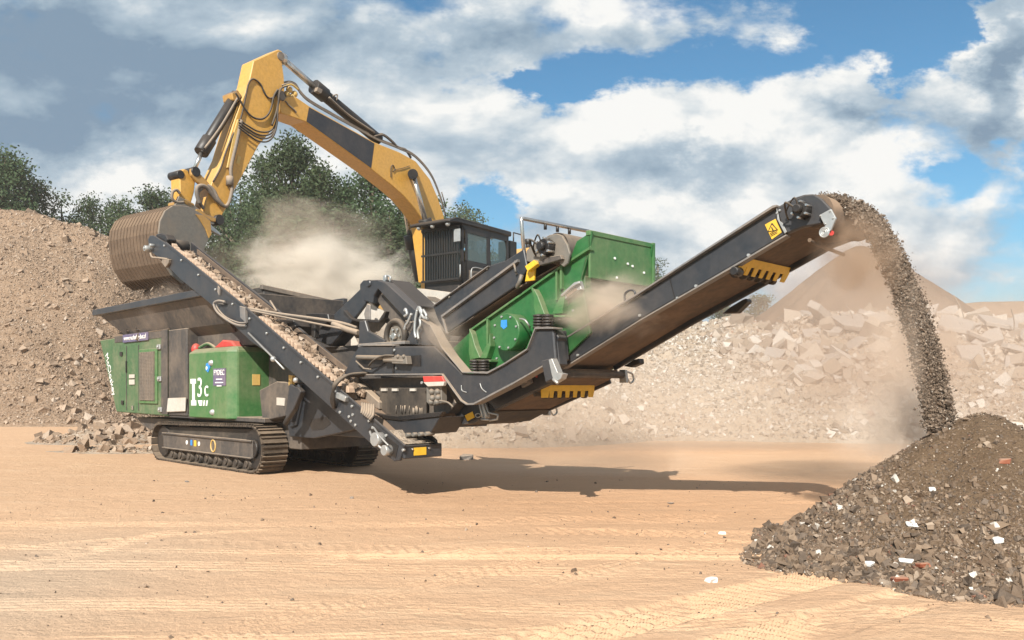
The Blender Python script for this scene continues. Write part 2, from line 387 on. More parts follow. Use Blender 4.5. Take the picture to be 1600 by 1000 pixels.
# value noise for terrain
def vn(x, y, seed=0):
    xi = np.floor(x).astype(int); yi = np.floor(y).astype(int); fx = x-xi; fy = y-yi
    fx = fx*fx*(3-2*fx); fy = fy*fy*(3-2*fy)
    def h(a, b):
        n = (a*374761393+b*668265263+seed*2147483) & 0xffffffff
        n = ((n ^ (n >> 13))*1274126177) & 0xffffffff
        return ((n ^ (n >> 16)) & 0xffff)/65535.0
    return (h(xi, yi)*(1-fx)+h(xi+1, yi)*fx)*(1-fy)+(h(xi, yi+1)*(1-fx)+h(xi+1, yi+1)*fx)*fy
def fbm(x, y, o=5, seed=0, r=.5):
    s = 0; a = 1; t = 0
    for i in range(o): s = s+a*(vn(x*2**i, y*2**i, seed+i)-.5); t += a; a *= r
    return s/t
def grid(name, xs, ys, fn, mat, cut=None):
    X, Y = np.meshgrid(xs, ys); Z = fn(X, Y); nx, ny = len(xs), len(ys)
    co = np.stack([X.ravel(), Y.ravel(), Z.ravel()], 1)
    i = np.arange(nx*ny).reshape(ny, nx)
    q = np.stack([i[:-1, :-1].ravel(), i[:-1, 1:].ravel(), i[1:, 1:].ravel(), i[1:, :-1].ravel()], 1)
    if cut is not None:
        q = q[(Z.ravel()[q] > cut).any(1)]
        used = np.unique(q); mp = np.full(len(co), -1); mp[used] = np.arange(len(used)); co = co[used]; q = mp[q]
    return raw(name, co, q, mat, True)
def raw(name, co, q, mat, smooth=False, parent=None):
    me = bpy.data.meshes.new(name); n, m, kk = len(co), len(q), q.shape[1]
    me.vertices.add(n); me.vertices.foreach_set('co', co.astype(np.float32).ravel())
    me.loops.add(m*kk); me.loops.foreach_set('vertex_index', q.astype(np.int32).ravel())
    me.polygons.add(m); me.polygons.foreach_set('loop_start', np.arange(0, m*kk, kk, dtype=np.int32))
    me.polygons.foreach_set('use_smooth', np.full(m, smooth)); me.update(calc_edges=True)
    return fin_obj(name, me, mat, parent)
CUBE = np.array([(-1, -1, -1), (1, -1, -1), (1, 1, -1), (-1, 1, -1), (-1, -1, 1), (1, -1, 1), (1, 1, 1), (-1, 1, 1)], float)*.5
CF = np.array([(3, 2, 1, 0), (4, 5, 6, 7), (0, 1, 5, 4), (1, 2, 6, 5), (2, 3, 7, 6), (3, 0, 4, 7)])
def rotm(n):
    q = rng.normal(size=(n, 4)); q /= np.linalg.norm(q, axis=1)[:, None]; w, x, y, z = q.T
    return np.stack([1-2*(y*y+z*z), 2*(x*y-z*w), 2*(x*z+y*w), 2*(x*y+z*w), 1-2*(x*x+z*z), 2*(y*z-x*w), 2*(x*z-y*w), 2*(y*z+x*w), 1-2*(x*x+y*y)], 1).reshape(n, 3, 3)
def stones(name, pos, size, mat, flat=.45, stretch=.5, parent=None):
    n = len(pos); c = np.tile(CUBE, (n, 1, 1))+rng.uniform(-.28, .28, (n, 8, 3))
    c = c*np.stack([1+rng.random(n)*stretch, np.ones(n), 1-rng.random(n)*flat], 1)[:, None, :]
    c = np.einsum('nij,nkj->nki', rotm(n), c)*size[:, None, None]+pos[:, None, :]
    q = (CF[None]+np.arange(n)[:, None, None]*8).reshape(-1, 4)
    return raw(name, c.reshape(-1, 3), q, mat, False, parent)
# ================================================================ terrain
def grow(a, b, step, far0, far1, ratio=1.09):
    m = list(np.arange(a, b, step)); s = step; x = m[-1]
    up = []
    while x < far1: s *= ratio; x += s; up.append(x)
    s = step; x = m[0]; dn = []
    while x > far0: s *= ratio; x -= s; dn.append(x)
    return np.array(dn[::-1]+m+up)
def tread(X, Y, x0, y0, ang, width, pitch, depth, length, chev=.5):
    """wheel or crawler print pressed into the ground"""
    c, s = math.cos(ang), math.sin(ang); l = (X-x0)*c+(Y-y0)*s; w = -(X-x0)*s+(Y-y0)*c
    l = l+.12*np.sin(w*.8)
    m = np.clip((width/2-np.abs(w))/.05, 0, 1)*np.clip(l/.4, 0, 1)*np.clip((length-l)/.4, 0, 1)
    bar = np.clip(np.sin(2*math.pi*(l+chev*.3*w)/pitch)*3-1.4, -1, 1)*np.clip(vn(X*2.5, Y*2.5, 92)*2.4-.4, 0, 1)
    br = np.clip(vn(X*1.3, Y*1.3, 91)*2.2-.35, 0, 1.3)
    return m*(-depth*.45+depth*.55*bar*br)
def rut(X, Y, x0, y0, ang, width, depth, length, bend=0.0):
    c, s = math.cos(ang), math.sin(ang); l = (X-x0)*c+(Y-y0)*s; w = -(X-x0)*s+(Y-y0)*c+bend*l*l
    e = np.abs(w)/width
    return (np.exp(-(e-1.3)**2*6)*.6-np.exp(-e*e*2))*depth*np.clip(l/.6, 0, 1)*np.clip((length-l)/.6, 0, 1)
def grooves(X, Y, x0, y0, ang, bend, n, sp, depth, length):
    c, s = math.cos(ang), math.sin(ang); l = (X-x0)*c+(Y-y0)*s; w = -(X-x0)*s+(Y-y0)*c-bend*l*l+.03*fbm(X*.8, Y*.8, 2, 95)
    m = np.clip((n*sp/2-np.abs(w))/.03, 0, 1)*np.clip(l/.8, 0, 1)*np.clip((length-l)/.8, 0, 1)*np.clip(vn(l*1.1, w*.3, 96)*2.2-.3, 0, 1)
    return -m*depth*.65*np.clip(np.sin(2*math.pi*w/sp)*1.6, -.4, 1)
def gh(X, Y):
    z = .05*fbm(X*.25, Y*.25, 3, 3)+.008*fbm(X*.5+.3*Y, Y*2.0, 4, 11)+.010*fbm(X*5, Y*7, 4, 21)+.006*fbm(X*14, Y*16, 2, 22)
    z += .010*fbm((X+Y*.5)*.7, (Y-X*.35)*3, 4, 31)
    for a in ((-9, 9.6, -.10, .010, 5, .09, .012, 16), (-8, 7.0, .10, -.012, 4, .10, .014, 13), (-7.5, 5.4, .20, -.02, 5, .08, .013, 12), (-6, 8.2, -.22, .03, 3, .10, .012, 9), (-3, 5.0, .02, .02, 4, .08, .012, 7),
              (-6.8, 6.5, -1.05, .05, 6, .09, .014, 5), (-5.2, 7.2, -1.1, .05, 6, .09, .014, 5), (-4, 10.6, .03, -.004, 4, .12, .014, 12), (-5, 11.8, .0, .004, 5, .12, .014, 12), (-2, 7.4, .35, -.06, 4, .08, .012, 6),
              (0, 6.2, .9, -.05, 3, .10, .014, 5), (-9, 12.2, -.04, 0, 4, .12, .014, 9), (-2.5, 4.2, 1.0, -.03, 5, .09, .014, 5)):
        z += grooves(X, Y, *a)
    for a in ((-.6, 4.5, .62, .5, .12, .06, 4.2), (.35, 4.2, .62, .5, .12, .06, 4.5), (-1.2, 9.6, .12, .4, .14, .012, 8),
              (.1, 9.0, -.12, .42, .14, .02, 3.2), (-3.6, 8.2, -.1, .45, .14, .008, 6), (-4.9, 5.2, 1.25, .42, .13, .014, 4)):
        z += tread(X, Y, *a, chev=1.2)
    for a in (
              (-2, 11.3, -.03, .06, .03, 8, 0), (-1, 12.2, .02, .06, .03, 8, 0), (-6, 9.6, .35, .03, .02, 3, .03), (-5.2, 7.8, .5, .03, .02, 3, .02), (-3.9, 4.2, 2.05, .35, .02, 4, 0), (-2, 7.6, .02, .06, .03, 7, .01)):
        z += rut(X, Y, *a)
    z *= np.clip((60-Y)/30, 0, 1)
    return z
xs = grow(-5, 6, .020, -1500, 1500, 1.07); ys = grow(3.8, 9.5, .0135, 1, 2500, 1.06)
gnd = grid('ground', xs, ys[ys > -5], gh, 'sandy_ground'); tag(gnd, kind='structure')

def lerp(x, pts):
    a = np.array(pts, float); return np.interp(x, a[:, 0], a[:, 1])
def sil(Yr, pts):  # (px, py) silhouette -> (x, height) at distance Yr
    return [((px-CX)/F*Yr, H+(CY-py)/F*Yr) for px, py in pts]
# big pale stockpile on the left
tl = [(-70, 6), (-45, 11)]+sil(46, [(0, 328), (60, 334), (130, 354), (192, 386), (218, 418), (245, 466), (275, 520), (310, 590), (330, 640)])+[(-15, 0), (-10, -1)]
def hl(X, Y):
    top = lerp(X, tl); f = np.clip((Y-33.5)/12.5, 0, 1); b = np.clip((72-Y)/20, 0, 1)
    f = f*.86+.14*np.sin(f*math.pi/2)
    z = top*np.minimum(f, b)
    n = 1.5*fbm(X*.18, Y*.18, 5, 5)+.5*fbm(X*.7, Y*.7, 4, 6)
    n += .35*np.abs(fbm(X*.3+Y*.1, Y*.5, 4, 8))*2
    led = .4*np.clip(np.sin(z*1.15+4*fbm(X*.12, Y*.12, 3, 9)), -.3, 1)*np.clip(vn(X*.1, Y*.1, 12)*2-.6, 0, 1)
    return z+(n+led)*np.clip(z*.5, 0, 1)*np.clip((46.5-Y)/4+.25, .22, 1)-.05
sp = grid('gravel_stockpile', np.arange(-60, -9, .16), np.concatenate([np.arange(31, 48, .16), np.arange(48, 75, .6)]), hl, 'gravel_heap', .0)
tag(sp, 'huge tan gravel stockpile rising behind the green engine housing at the left edge', 'heap')
# pale bank of demolition rubble behind the machine
tb = [(-30, 0), (-9, .5), (-6, 3.4), (2, 3.4)]+sil(36, [(900, 540), (1000, 520), (1080, 508), (1150, 506), (1205, 524), (1260, 505), (1330, 498), (1400, 510), (1450, 500), (1500, 492), (1600, 500)])+[(40, 5), (60, 2)]
def hb(X, Y):
    top = lerp(X, tb); f0 = 23.6+.8*np.sin(X*.35)
    f = np.clip((Y-f0)/12, 0, 1); f = f**.85
    z = top*np.minimum(f, np.clip((56-Y)/14, 0, 1))
    n = 1.1*fbm(X*.25, Y*.25, 4, 41)+.45*np.abs(fbm(X*1.1, Y*1.1, 4, 44))*2
    return z+n*np.clip(z*.8, 0, 1)*.8-.05
bk = grid('rubble_bank', np.arange(-14, 36, .15), np.concatenate([np.arange(22, 38, .15), np.arange(38, 58, .6)]), hb, 'pale_bank', .0)
tag(bk, 'long pale bank of crushed rubble and sand behind the discharge conveyor', 'heap')
def height(fn, x, y): return fn(np.asarray(x, float), np.asarray(y, float))
def par(n, smin, smax, al): return np.minimum(smin*(1-rng.random(n))**(-1/al), smax*rng.uniform(.7, 1, n))
def scatter(name, fn, n, xr, yr, smin, smax, mat, label, cat, zmin=.1, pw=2.5, sink=.15, dens=None):
    x = rng.uniform(*xr, n); y = rng.uniform(*yr, n); z = height(fn, x, y)
    ok = z > zmin
    if dens is not None: ok &= rng.random(n) < dens(x, y)
    x, y, z = x[ok], y[ok], z[ok]; s = par(len(x), smin, smax, pw)
    if name == 'loose_rubble': s = np.minimum(s, .10+.6*np.clip((x-7.5)/3, 0, 1)*np.clip((y-25)/4, .15, 1))
    o = stones(name, np.stack([x, y, z+s*sink], 1), s, mat)
    return tag(o, label, cat, kind='stuff')
scatter('loose_gravel', hl, 100000, (-40, -11), (33, 47), .024, .28, 'tan_gravel', 'loose tan stones lying over the face of the left stockpile', 'gravel', pw=2.9)
scatter('loose_rubble', hb, 130000, (-9, 30), (23, 37), .032, .8, 'pale_rubble', 'loose pale concrete rubble strewn over the bank', 'rubble', pw=2.15,
        dens=lambda x, y: (.25+.75*np.clip(fbm(x*.3, y*.3, 3, 77)*2.5+.4, 0, 1))*(.45+.55*np.clip((x-5)/4, 0, 1)))
# big slabs standing out of the bank
slab_spots = []
for i in range(46):
    px = rng.uniform(1190, 1620); Y = rng.uniform(29, 36.5); slab_spots.append(((px-CX)/F*Y, Y, rng.uniform(.5, 1.6)))
slab_spots += [((1345-CX)/F*33, 33, 2.2), ((1500-CX)/F*33, 33.5, 2.3), ((1285-CX)/F*34, 34, 2.1), ((1560-CX)/F*34, 34, 2.0), ((1440-CX)/F*34, 34.5, 2.2)]
slab_var = []
for j in range(9):
    mb = MB(); n = rng.integers(4, 7); th = rng.uniform(.07, .17)
    an = np.sort(rng.uniform(0, 2*math.pi, n)+0); an = np.linspace(0, 2*math.pi, n, endpoint=False)+rng.uniform(-.35, .35, n)
    pts = [Vector((math.cos(a)*rng.uniform(.35, .62), math.sin(a)*rng.uniform(.22, .5), 0)) for a in an]
    mb.ext(pts, Vector((rng.uniform(-.05, .05), .02, th)))
    o = mb.build('concrete_slab', 'slab_concrete', bev=.012); slab_var.append(o)
for i, (x, y, s) in enumerate(slab_spots):
    o = slab_var[i] if i < len(slab_var) else slab_var[i % len(slab_var)].copy()
    if i >= len(slab_var): COL.objects.link(o)
    o.location = (x, y, float(height(hb, x, y))+.1*s); o.scale = (s, s, s)
    o.rotation_euler = (rng.uniform(-.2, 1.1), rng.uniform(-.5, .5), rng.uniform(-1, 1))
    tag(o, 'broken pale concrete slab sticking out of the rubble bank beyond the falling gravel', 'concrete slab', 'concrete slabs on the rubble bank')
for i, (px, Y, where) in enumerate([(1240, 34, 'left of the falling gravel, nearest the conveyor'), (1335, 33, 'among the slabs just left of the falling gravel'), (1510, 34, 'among the slabs right of the falling gravel'), (1582, 33, 'from the slabs at the right frame edge')]):
    x = (px-CX)/F*Y; z = float(height(hb, x, Y)); mb = MB(); d = Vector((rng.uniform(-.8, .8), rng.uniform(-.4, .2), rng.uniform(.5, 1.1)))*rng.uniform(.8, 1.7)
    mb.tube([(0, 0, -.2), d*.5+Vector((.1, 0, 0)), d], .022, 5); o = mb.build('reinforcing_bar', 'dirty_pipe'); o.location = (x, Y, z); tag(o, 'thin bent steel bar sticking up '+where, 'steel bar', 'bent steel bars on the rubble bank')
# dark conical stockpile and embankment beyond
def hc(X, Y):
    d = np.hypot(X-29.8, (Y-70)); return 14.6-np.hypot(d, 1.1)*.80+.5*fbm(X*.4, Y*.4, 5, 51)+.35*np.sin(np.arctan2(Y-70, X-29.8)*23+4*fbm(X*.1, Y*.1, 2, 57))*np.clip(d/12, 0, 1)*vn(X*.3, Y*.3, 58)
tag(grid('dark_stockpile', np.arange(8, 52, .35), np.arange(49, 92, .35), hc, 'dark_heap', .0), 'dark brown cone shaped stockpile far behind the falling gravel stream', 'heap')
def he(X, Y):
    top = lerp(X, [(0, 0), (40, 8), (48, 11.2), (56, 11.9), (70, 12.1), (200, 12)])
    return top*np.clip((Y-82)/14, 0, 1)*np.clip((150-Y)/30, 0, 1)+.3*fbm(X*.2, Y*.2, 4, 52)
tag(grid('hill', np.arange(10, 200, 1.2), np.arange(80, 150, 1.2), he, 'hill_earth', .1), kind='structure')
# mound the excavator stands on
mc = E.Q(10.2, .3, 0)
def hm(X, Y):
    d = np.hypot((X-mc.x), (Y-mc.y)*1.0); return 3.35-np.clip(d-3.6, 0, 99)*.95+.25*fbm(X*.6, Y*.6, 4, 61)*np.clip(d-3.0, 0, 1)
tag(grid('earth_mound', np.arange(mc.x-8, mc.x+8, .15), np.arange(mc.y-8, mc.y+8, .15), hm, 'pale_bank', .0), 'flat topped earth mound carrying the yellow excavator behind the crusher', 'mound')
scatter('mound_stones', hm, 14000, (mc.x-7, mc.x+7.5), (mc.y-8, mc.y), .025, .35, 'pale_rubble', 'small pale stones on the slope of the mound under the excavator', 'rubble', pw=2.4)
# chunk pile at the foot of the left stockpile
def hk(X, Y):
    z = .5*np.exp(-(((X+11.9)/1.9)**2+((Y-24.2)/1.3)**2)*1.4)+.16*np.exp(-(((X+9.9)/2.2)**2+((Y-20.3)/.7)**2)*1.4)
    return z+.2*fbm(X*1.6, Y*1.6, 4, 71)*np.clip(z*4, 0, 1)-.07
tag(grid('broken_stone_pile', np.arange(-16, -6, .08), np.arange(18.5, 27, .08), hk, 'pale_bank', .0), 'low pile of broken pinkish stone on the ground behind the left crawler track', 'heap')
scatter('stone_chunks', hk, 9000, (-15.2, -7), (18.8, 26), .025, .32, 'tan_gravel', 'jagged stone chunks on the low pile behind the left crawler track', 'stone', zmin=.02, pw=1.9)
# foreground discharge pile
PX, PY, PH = 4.42, 7.72, 1.36
def hp(X, Y):
    th = np.arctan2(Y-PY, X-PX); d = np.hypot(X-PX, Y-PY)*(1+.06*np.sin(3*th+1)+.05*np.sin(7*th))
    z = PH+.20-np.hypot(d, .26)*.785; z = np.where(z < .13, .13*np.exp(np.clip((z-.13)/.10, -9, 0)), z)
    return z+(.05*fbm(X*2.2, Y*2.2, 4, 81)+.05*fbm(th*5, d*1.2, 3, 82))*np.clip(z*6, 0, 1)-.045
pile = grid('crushed_gravel_pile', np.arange(1.4, 8, .03), np.arange(4.6, 11.2, .03), hp, 'pile_soil', .0)
tag(pile, 'brown heap of freshly crushed gravel at the bottom right under the conveyor head', 'heap')
n = 330000; x = rng.uniform(1.6, 7.6, n); y = rng.uniform(4.9, 10.4, n); z = height(hp, x, y)
keep = (z > -.035) & (y < 10.4)
cl = np.clip(fbm(x*1.5, y*1.5, 4, 83)*3+.5, 0, 1)
lowz = np.clip(1-z/PH, 0, 1)
keep &= rng.random(n) < (.16+.6*lowz**3+.5*cl*np.sqrt(lowz))*np.where(z < -.0, .3, 1)
x, y, z, lowz, cl = x[keep], y[keep], z[keep], lowz[keep], cl[keep]
s = par(len(x), .0075, .06, 2.7)*(.65+.75*lowz**1.5)
o = stones('crushed_gravel', np.stack([x, y, np.maximum(z, height(gh, x, y))+s*.12], 1), s, 'mixed_gravel', .6, .7)
tag(o, 'crushed mixed gravel with white and brick red bits covering the pile', 'gravel', kind='stuff')
print('gravel', len(x))
# single stones one can point at
def rock(name, px, py, s, mat, label, fn=None, cat='stone', seed=0):
    if fn is None:
        Y = (H-.0)*F/(py-CY); X = (px-CX)/F*Y; Z = float(height(gh, X, Y))
    else:
        best = None
        for Y in np.arange(5, 9.5, .02):
            X = (px-CX)/F*Y; Z = float(height(fn, X, Y)); q = CY-(Z-H)/Y*F
            if q <= py: best = (X, Y, Z); break
        X, Y, Z = best
    r = np.random.default_rng(seed); mb = MB()
    c = CUBE+r.uniform(-.25, .25, (8, 3)); c = c*np.array([1.3, .9, .6])*s
    a = r.uniform(0, 3); ca, sa = math.cos(a), math.sin(a)
    mb.add([Vector((p[0]*ca-p[1]*sa, p[0]*sa+p[1]*ca, p[2]+s*.16)) for p in c], [tuple(f) for f in CF])
    o = mb.build(name, mat, bev=s*.12); o.location = (X, Y, Z); tag(o, label, cat)
paint('brick', (.27, .075, .035), .85, .2)
paint('grey_stone', (.16, .15, .14), .8, .3)
for i, a in enumerate([
    ('white_stone', 1111, 909, .075, 'white', 'white stone lying alone on the sand in front of the gravel pile', None),
    ('white_stone', 1128, 832, .05, 'white', 'small white stone on the sand just left of the gravel pile foot', None),
    ('white_stone', 1458, 766, .055, 'white', 'round white stone halfway up the left face of the gravel pile', hp),
    ('white_stone', 1427, 825, .07, 'white', 'flat white stone low in the middle of the gravel pile', hp),
    ('white_stone', 1560, 850, .075, 'white', 'white triangular stone on the right side of the gravel pile', hp),
    ('white_stone', 1359, 883, .065, 'white', 'white stone near the front foot of the gravel pile', hp),
    ('white_stone', 1416, 881, .065, 'white', 'upright white stone low on the pile beside a brick fragment', hp),
    ('brick_fragment', 1446, 887, .085, 'brick', 'orange brick fragment beside the upright white stone on the pile', hp),
    ('brick_fragment', 1408, 912, .09, 'brick', 'dark red brick fragment at the front foot of the gravel pile', hp),
    ('brick_fragment', 1570, 725, .06, 'brick', 'orange brick fragment high on the right side of the gravel pile', hp),
    ('brick_fragment', 1529, 938, .09, 'brick', 'large brick fragment at the bottom edge of the pile by the frame edge', hp),
    ('grey_stone', 1381, 916, .085, 'grey_stone', 'rounded grey stone at the front foot of the gravel pile', hp),
    ('dark_stone', 730, 718, .22, 'grey_stone', 'dark lump of earth on the sand right of the conveyor tail', None),
    ('dark_stone', 1048, 788, .06, 'grey_stone', 'small dark stone on the orange sand below the conveyor shadow', None),
    ('dark_stone', 550, 778, .05, 'grey_stone', 'flat dark stone on the sand right of the crawler track', None),
    ('dark_stone', 293, 752, .06, 'grey_stone', 'small brown stone on the sand in front of the crawler track', None)]):
    rock(*a, seed=i)
n = 3500; x = rng.uniform(-7, 4, n); y = rng.uniform(4, 14, n); w = rng.random(n) < (.12+.9*np.exp(-((x-2.0)/1.1)**2-((y-7.9)/1.4)**2)); x, y = x[w], y[w]
tag(stones('pebbles', np.stack([x, y, height(gh, x, y)+.004], 1), par(len(x), .006, .035, 2.2), 'mixed_gravel'), 'scattered pebbles on the sandy ground', 'gravel', kind='stuff')
# gravel falling off the conveyor head
def fall(n, spread, smin, smax):
    c = [(1302, 320), (1335, 324), (1364, 350), (1392, 400), (1420, 465), (1442, 535), (1459, 605), (1470, 668)]
    P = crv([M.P(px, py, 1.15) for px, py in c], 12); P = np.array([tuple(p) for p in P])
    t = rng.random(n)*(len(P)-1.001); i = t.astype(int); f = (t-i)[:, None]; b = P[i]*(1-f)+P[i+1]*f
    w = rng.uniform(-1, 1, n)*(.36-.25*t/len(P)); q = rng.normal(0, 1, n)*spread*(.5+t/len(P))
    b[:, 0] += k*w+k*q; b[:, 1] += k*w-k*q; b[:, 2] += rng.normal(0, .03, n)
    return b, par(n, smin, smax, 2.8)
b, s = fall(90000, .036, .0055, .030)
tag(stones('falling_gravel', b, s, 'stream_gravel', .6, .7), 'stream of crushed gravel falling from the conveyor head onto the pile', 'gravel', kind='stuff')
# earth tipping out of the bucket
n = 5000; t = rng.random(n)**.8; a = E.P(286, 425, .5); b = np.array([tuple(a)]*n); b[:, 2] -= t*1.7; w = rng.normal(0, .45, n)*(.7+.5*t); q2 = rng.normal(0, .32, n)*(.6+.8*t)
b[:, 0] += w*E.c[0]+q2*E.a[0]; b[:, 1] += w*E.c[1]+q2*E.a[1]
tag(stones('falling_earth', b, par(n, .02, .22, 2.4), 'stream_gravel', .6, .7), 'loose earth and stones tipping out of the excavator bucket into the hopper', 'earth', kind='stuff')
# ================================================================ the crusher
CR = thing('mobile_crusher', 'green and dark grey tracked mobile stone crusher with two long inclined conveyors', 'crusher', M.Q(0, 1.2, 0))
def z_(px, py, w): return M.P(px, py, w).z
def l_(px, w): return M.L(px, w)
def B(mb, name, mat, parent=CR, bev=.012, label=None, kind=None): return mb.build(name, mat, parent, bev, label, kind)
# ---- crawler tracks
def stad(L0, L1, r0, r1, n=14):
    """side outline of a crawler: list of (l, z) around"""
    pts = [(L0+r0-r0*math.sin(a), r0-r0*math.cos(a)) for a in np.linspace(0, math.pi, n)]
    pts += [(L1-r1+r1*math.sin(a), r1+r1*math.cos(a)) for a in np.linspace(0, math.pi, n)]
    return pts
TW = .52
def track(w0):
    # chain of steel shoes
    pts = stad(-5.05, -.0, .40, .44); pts.append(pts[0])
    P = np.array(pts); seg = np.hypot(*np.diff(P, axis=0).T); cum = np.concatenate([[0], np.cumsum(seg)]); tot = cum[-1]
    n = 62; mb = MB()
    def at(s):
        s %= tot; return np.array([np.interp(s, cum, P[:, 0]), np.interp(s, cum, P[:, 1])])
    cen = P.mean(0)
    for i in range(n):
        s = i*tot/n; a = at(s); b = at(s+tot/n*.86); d = b-a; d /= np.hypot(*d)+1e-9; nn = np.array([-d[1], d[0]])
        if np.dot(nn, (a+b)/2-np.array([-2.5, .44])) < 0: nn = -nn
        def q(p, h, w): return M.Q(p[0]+nn[0]*h, w, p[1]+nn[1]*h)
        mb.hexa([q(a, -.03, w0), q(b, -.03, w0), q(b, -.03, w0+TW), q(a, -.03, w0+TW), q(a, .0, w0), q(b, .0, w0), q(b, .0, w0+TW), q(a, .0, w0+TW)])
        for f in (.12, .80):
            c = a+(b-a)*f; e = c+d*.028
            mb.hexa([q(c, -.002, w0+.01), q(e, -.002, w0+.01), q(e, -.002, w0+TW-.01), q(c, -.002, w0+TW-.01), q(c, .035, w0+.01), q(e, .035, w0+.01), q(e, .035, w0+TW-.01), q(c, .035, w0+TW-.01)])
    T_ = B(mb, 'crawler_track', 'track_steel', bev=0)
    mb = MB()   # continuous link band behind the shoes
    outer = [M.Q(l, w0+.15, z) for l, z in stad(-4.99, -.06, .36, .40)]
    mb.ext(outer, M.C(.22)); B(mb, 'track_chain', 'rubber', T_, 0)
    mb = MB()
    fl, fz0 = M.LZ(258, 700, w0+.04); fl1, fz1 = M.LZ(405, 718, w0+.04); _, fzt = M.LZ(258, 675, w0+.04)
    mb.box(M, -4.45, -.42, w0+.03, w0+TW-.05, .27, .60)
    mb.box(M, -4.45, -.42, w0-.01, w0+.03, .57, .61).box(M, -4.45, -.42, w0-.01, w0+.03, .26, .29)
    fr = B(mb, 'track_frame', 'slate_dusty', T_, .008)
    for c, r in ((-4.62, .33), (-.46, .37)):
        mb = MB(); mb.cyl(M.Q(c, w0+.10, r+.08), M.Q(c, w0+.42, r+.08), r, 28); mb.cyl(M.Q(c, w0+.05, r+.08), M.Q(c, w0+.1, r+.08), r*.45, 16)
        B(mb, 'sprocket' if c > -1 else 'idler', 'black', T_, .006)
    for i in range(9):
        mb = MB(); c = -4.05+i*.42; mb.cyl(M.Q(c, w0+.06, .15), M.Q(c, w0+.46, .15), .105, 16); mb.cyl(M.Q(c, w0+.03, .15), M.Q(c, w0+.06, .15), .06, 12)
        B(mb, 'track_roller', 'rubber', T_, 0)
    if w0 < 1:
        mb = MB()
        for px, mt in ((290, 0), (309, 0)):
            c = M.LZ(px, 693, w0)[0]; mb.cyl(M.Q(c, w0+.031, .44), M.Q(c, w0+.022, .44), .045, 12)
        B(mb, 'decal', 'white', fr, 0, 'small round white decals')
        mb = MB(); c = M.LZ(303, 693, w0)[0]; mb.box(M, c-.06, c+.05, w0+.024, w0+.031, .38, .50); B(mb, 'decal', 'safety_yellow', fr, 0, 'small yellow decal')
        mb = MB(); c = M.LZ(297, 693, w0)[0]; mb.box(M, c-.04, c+.04, w0+.024, w0+.031, .39, .50); B(mb, 'decal', 'blue', fr, 0, 'small blue decal')
        mb = MB(); c = M.LZ(331, 698, w0)[0]
        mb.tube([M.Q(c+.10*math.cos(a), w0+.028, .43+.115*math.sin(a)) for a in np.linspace(0, 2*math.pi, 20)], .016, 6); B(mb, 'ring_mark', 'orange_tag', fr, 0)
    return T_
track(0.0); track(2.05)
# ---- chassis between the tracks
mb = MB(); mb.box(M, -4.3, .4, .55, 2.05, .45, 1.0); mb.box(M, -4.7, -.2, .15, 2.4, .93, 1.02); B(mb, 'chassis', 'slate_dusty')
mb = MB(); mb.prism(M, [(213, 652), (300, 657), (300, 662), (250, 664), (236, 672), (222, 664)], .4, 2.2); B(mb, 'belly_plate', 'slate_dusty')
mb = MB()
mb.prism(M, [(440, 606), (470, 600), (560, 605), (592, 640), (590, 662), (548, 673), (490, 685), (452, 682)], .45, .55)
mb.prism(M, [(440, 606), (470, 600), (560, 605), (592, 640), (590, 662), (548, 673), (490, 685), (452, 682)], 1.9, 2.0)
mb.box(M, .2, 2.4, .55, 1.9, .75, 1.1); ch = B(mb, 'chassis_plate', 'slate')
mb = MB(); mb.prism(M, [(487, 655), (512, 651), (517, 662), (505, 671), (488, 673), (483, 664)], .444, .47); B(mb, 'hole_shade', 'black', ch, .0)  # inset black plate paints the shade inside the frame opening
mb = MB(); mb.prism(M, [(455, 655), (470, 611), (474, 612), (462, 665), (452, 668)], .40, .5); mb.prism(M, [(446, 645), (452, 600), (462, 604), (464, 620), (454, 660)], .3, .42); B(mb, 'side_bracket', 'slate')
mb = MB(); mb.prism(M, [(405, 610), (432, 596), (452, 598), (446, 650), (410, 658)], .25, 1.6); B(mb, 'hydraulic_tank', 'slate_dusty')
mb = MB(); mb.prism(M, [(432, 621), (445, 622), (444, 634), (432, 633)], .236, .25); B(mb, 'label_plate', 'cream_panel', bev=0)
mb = MB(); mb.box(M, -1.15, 3.9, .75, 1.9, .95, 2.3); B(mb, 'crusher_box', 'slate_dusty', label='dark dusty crusher housing')
mb = MB(); mb.box(M, -4.5, -.6, 1.0, 2.3, .95, 2.6); B(mb, 'inner_housing', 'slate_dusty')
# ---- engine housing
la = lambda px, w=.1: l_(px, w)
mb = MB(); zt = 2.86
p = [M.Q(la(262), .1, .96), M.Q(la(262), .1, zt), M.Q(la(156), .1, 2.80), M.Q(la(182), .1, .99)]
mb.ext(p, M.C(2.3)); eh = B(mb, 'engine_housing', 'green_dusty', bev=.02)
mb = MB(); p = [M.Q(la(262), .1, zt), M.Q(la(261), .45, zt+.20), M.Q(la(176), .45, zt+.17), M.Q(la(156), .1, zt-.05)]
mb.add(p+[M.Q(la(262), 2.4, zt), M.Q(la(261), 2.1, zt+.20), M.Q(la(176), 2.1, zt+.17), M.Q(la(156), 2.4, zt-.05)], [(0, 1, 2, 3), (7, 6, 5, 4), (1, 5, 6, 2), (0, 4, 5, 1), (3, 2, 6, 7), (0, 3, 7, 4)])
B(mb, 'roof', 'bucket_rust', eh, .0)
mb = MB(); mb.box(M, la(262)+.003, la(262)+.95, .115, 2.2, .98, zt-.02); B(mb, 'end_wall', 'slate_dusty', eh, .015)
mb = MB(); mb.box(M, la(262)-.32, la(262)+.02, .085, .10, zt-2*.0-1.86, zt-.0); mb.box(M, la(180), la(262), .087, .10, zt-.17, zt-.02); B(mb, 'corner_panel', 'slate_dusty', eh, .0)
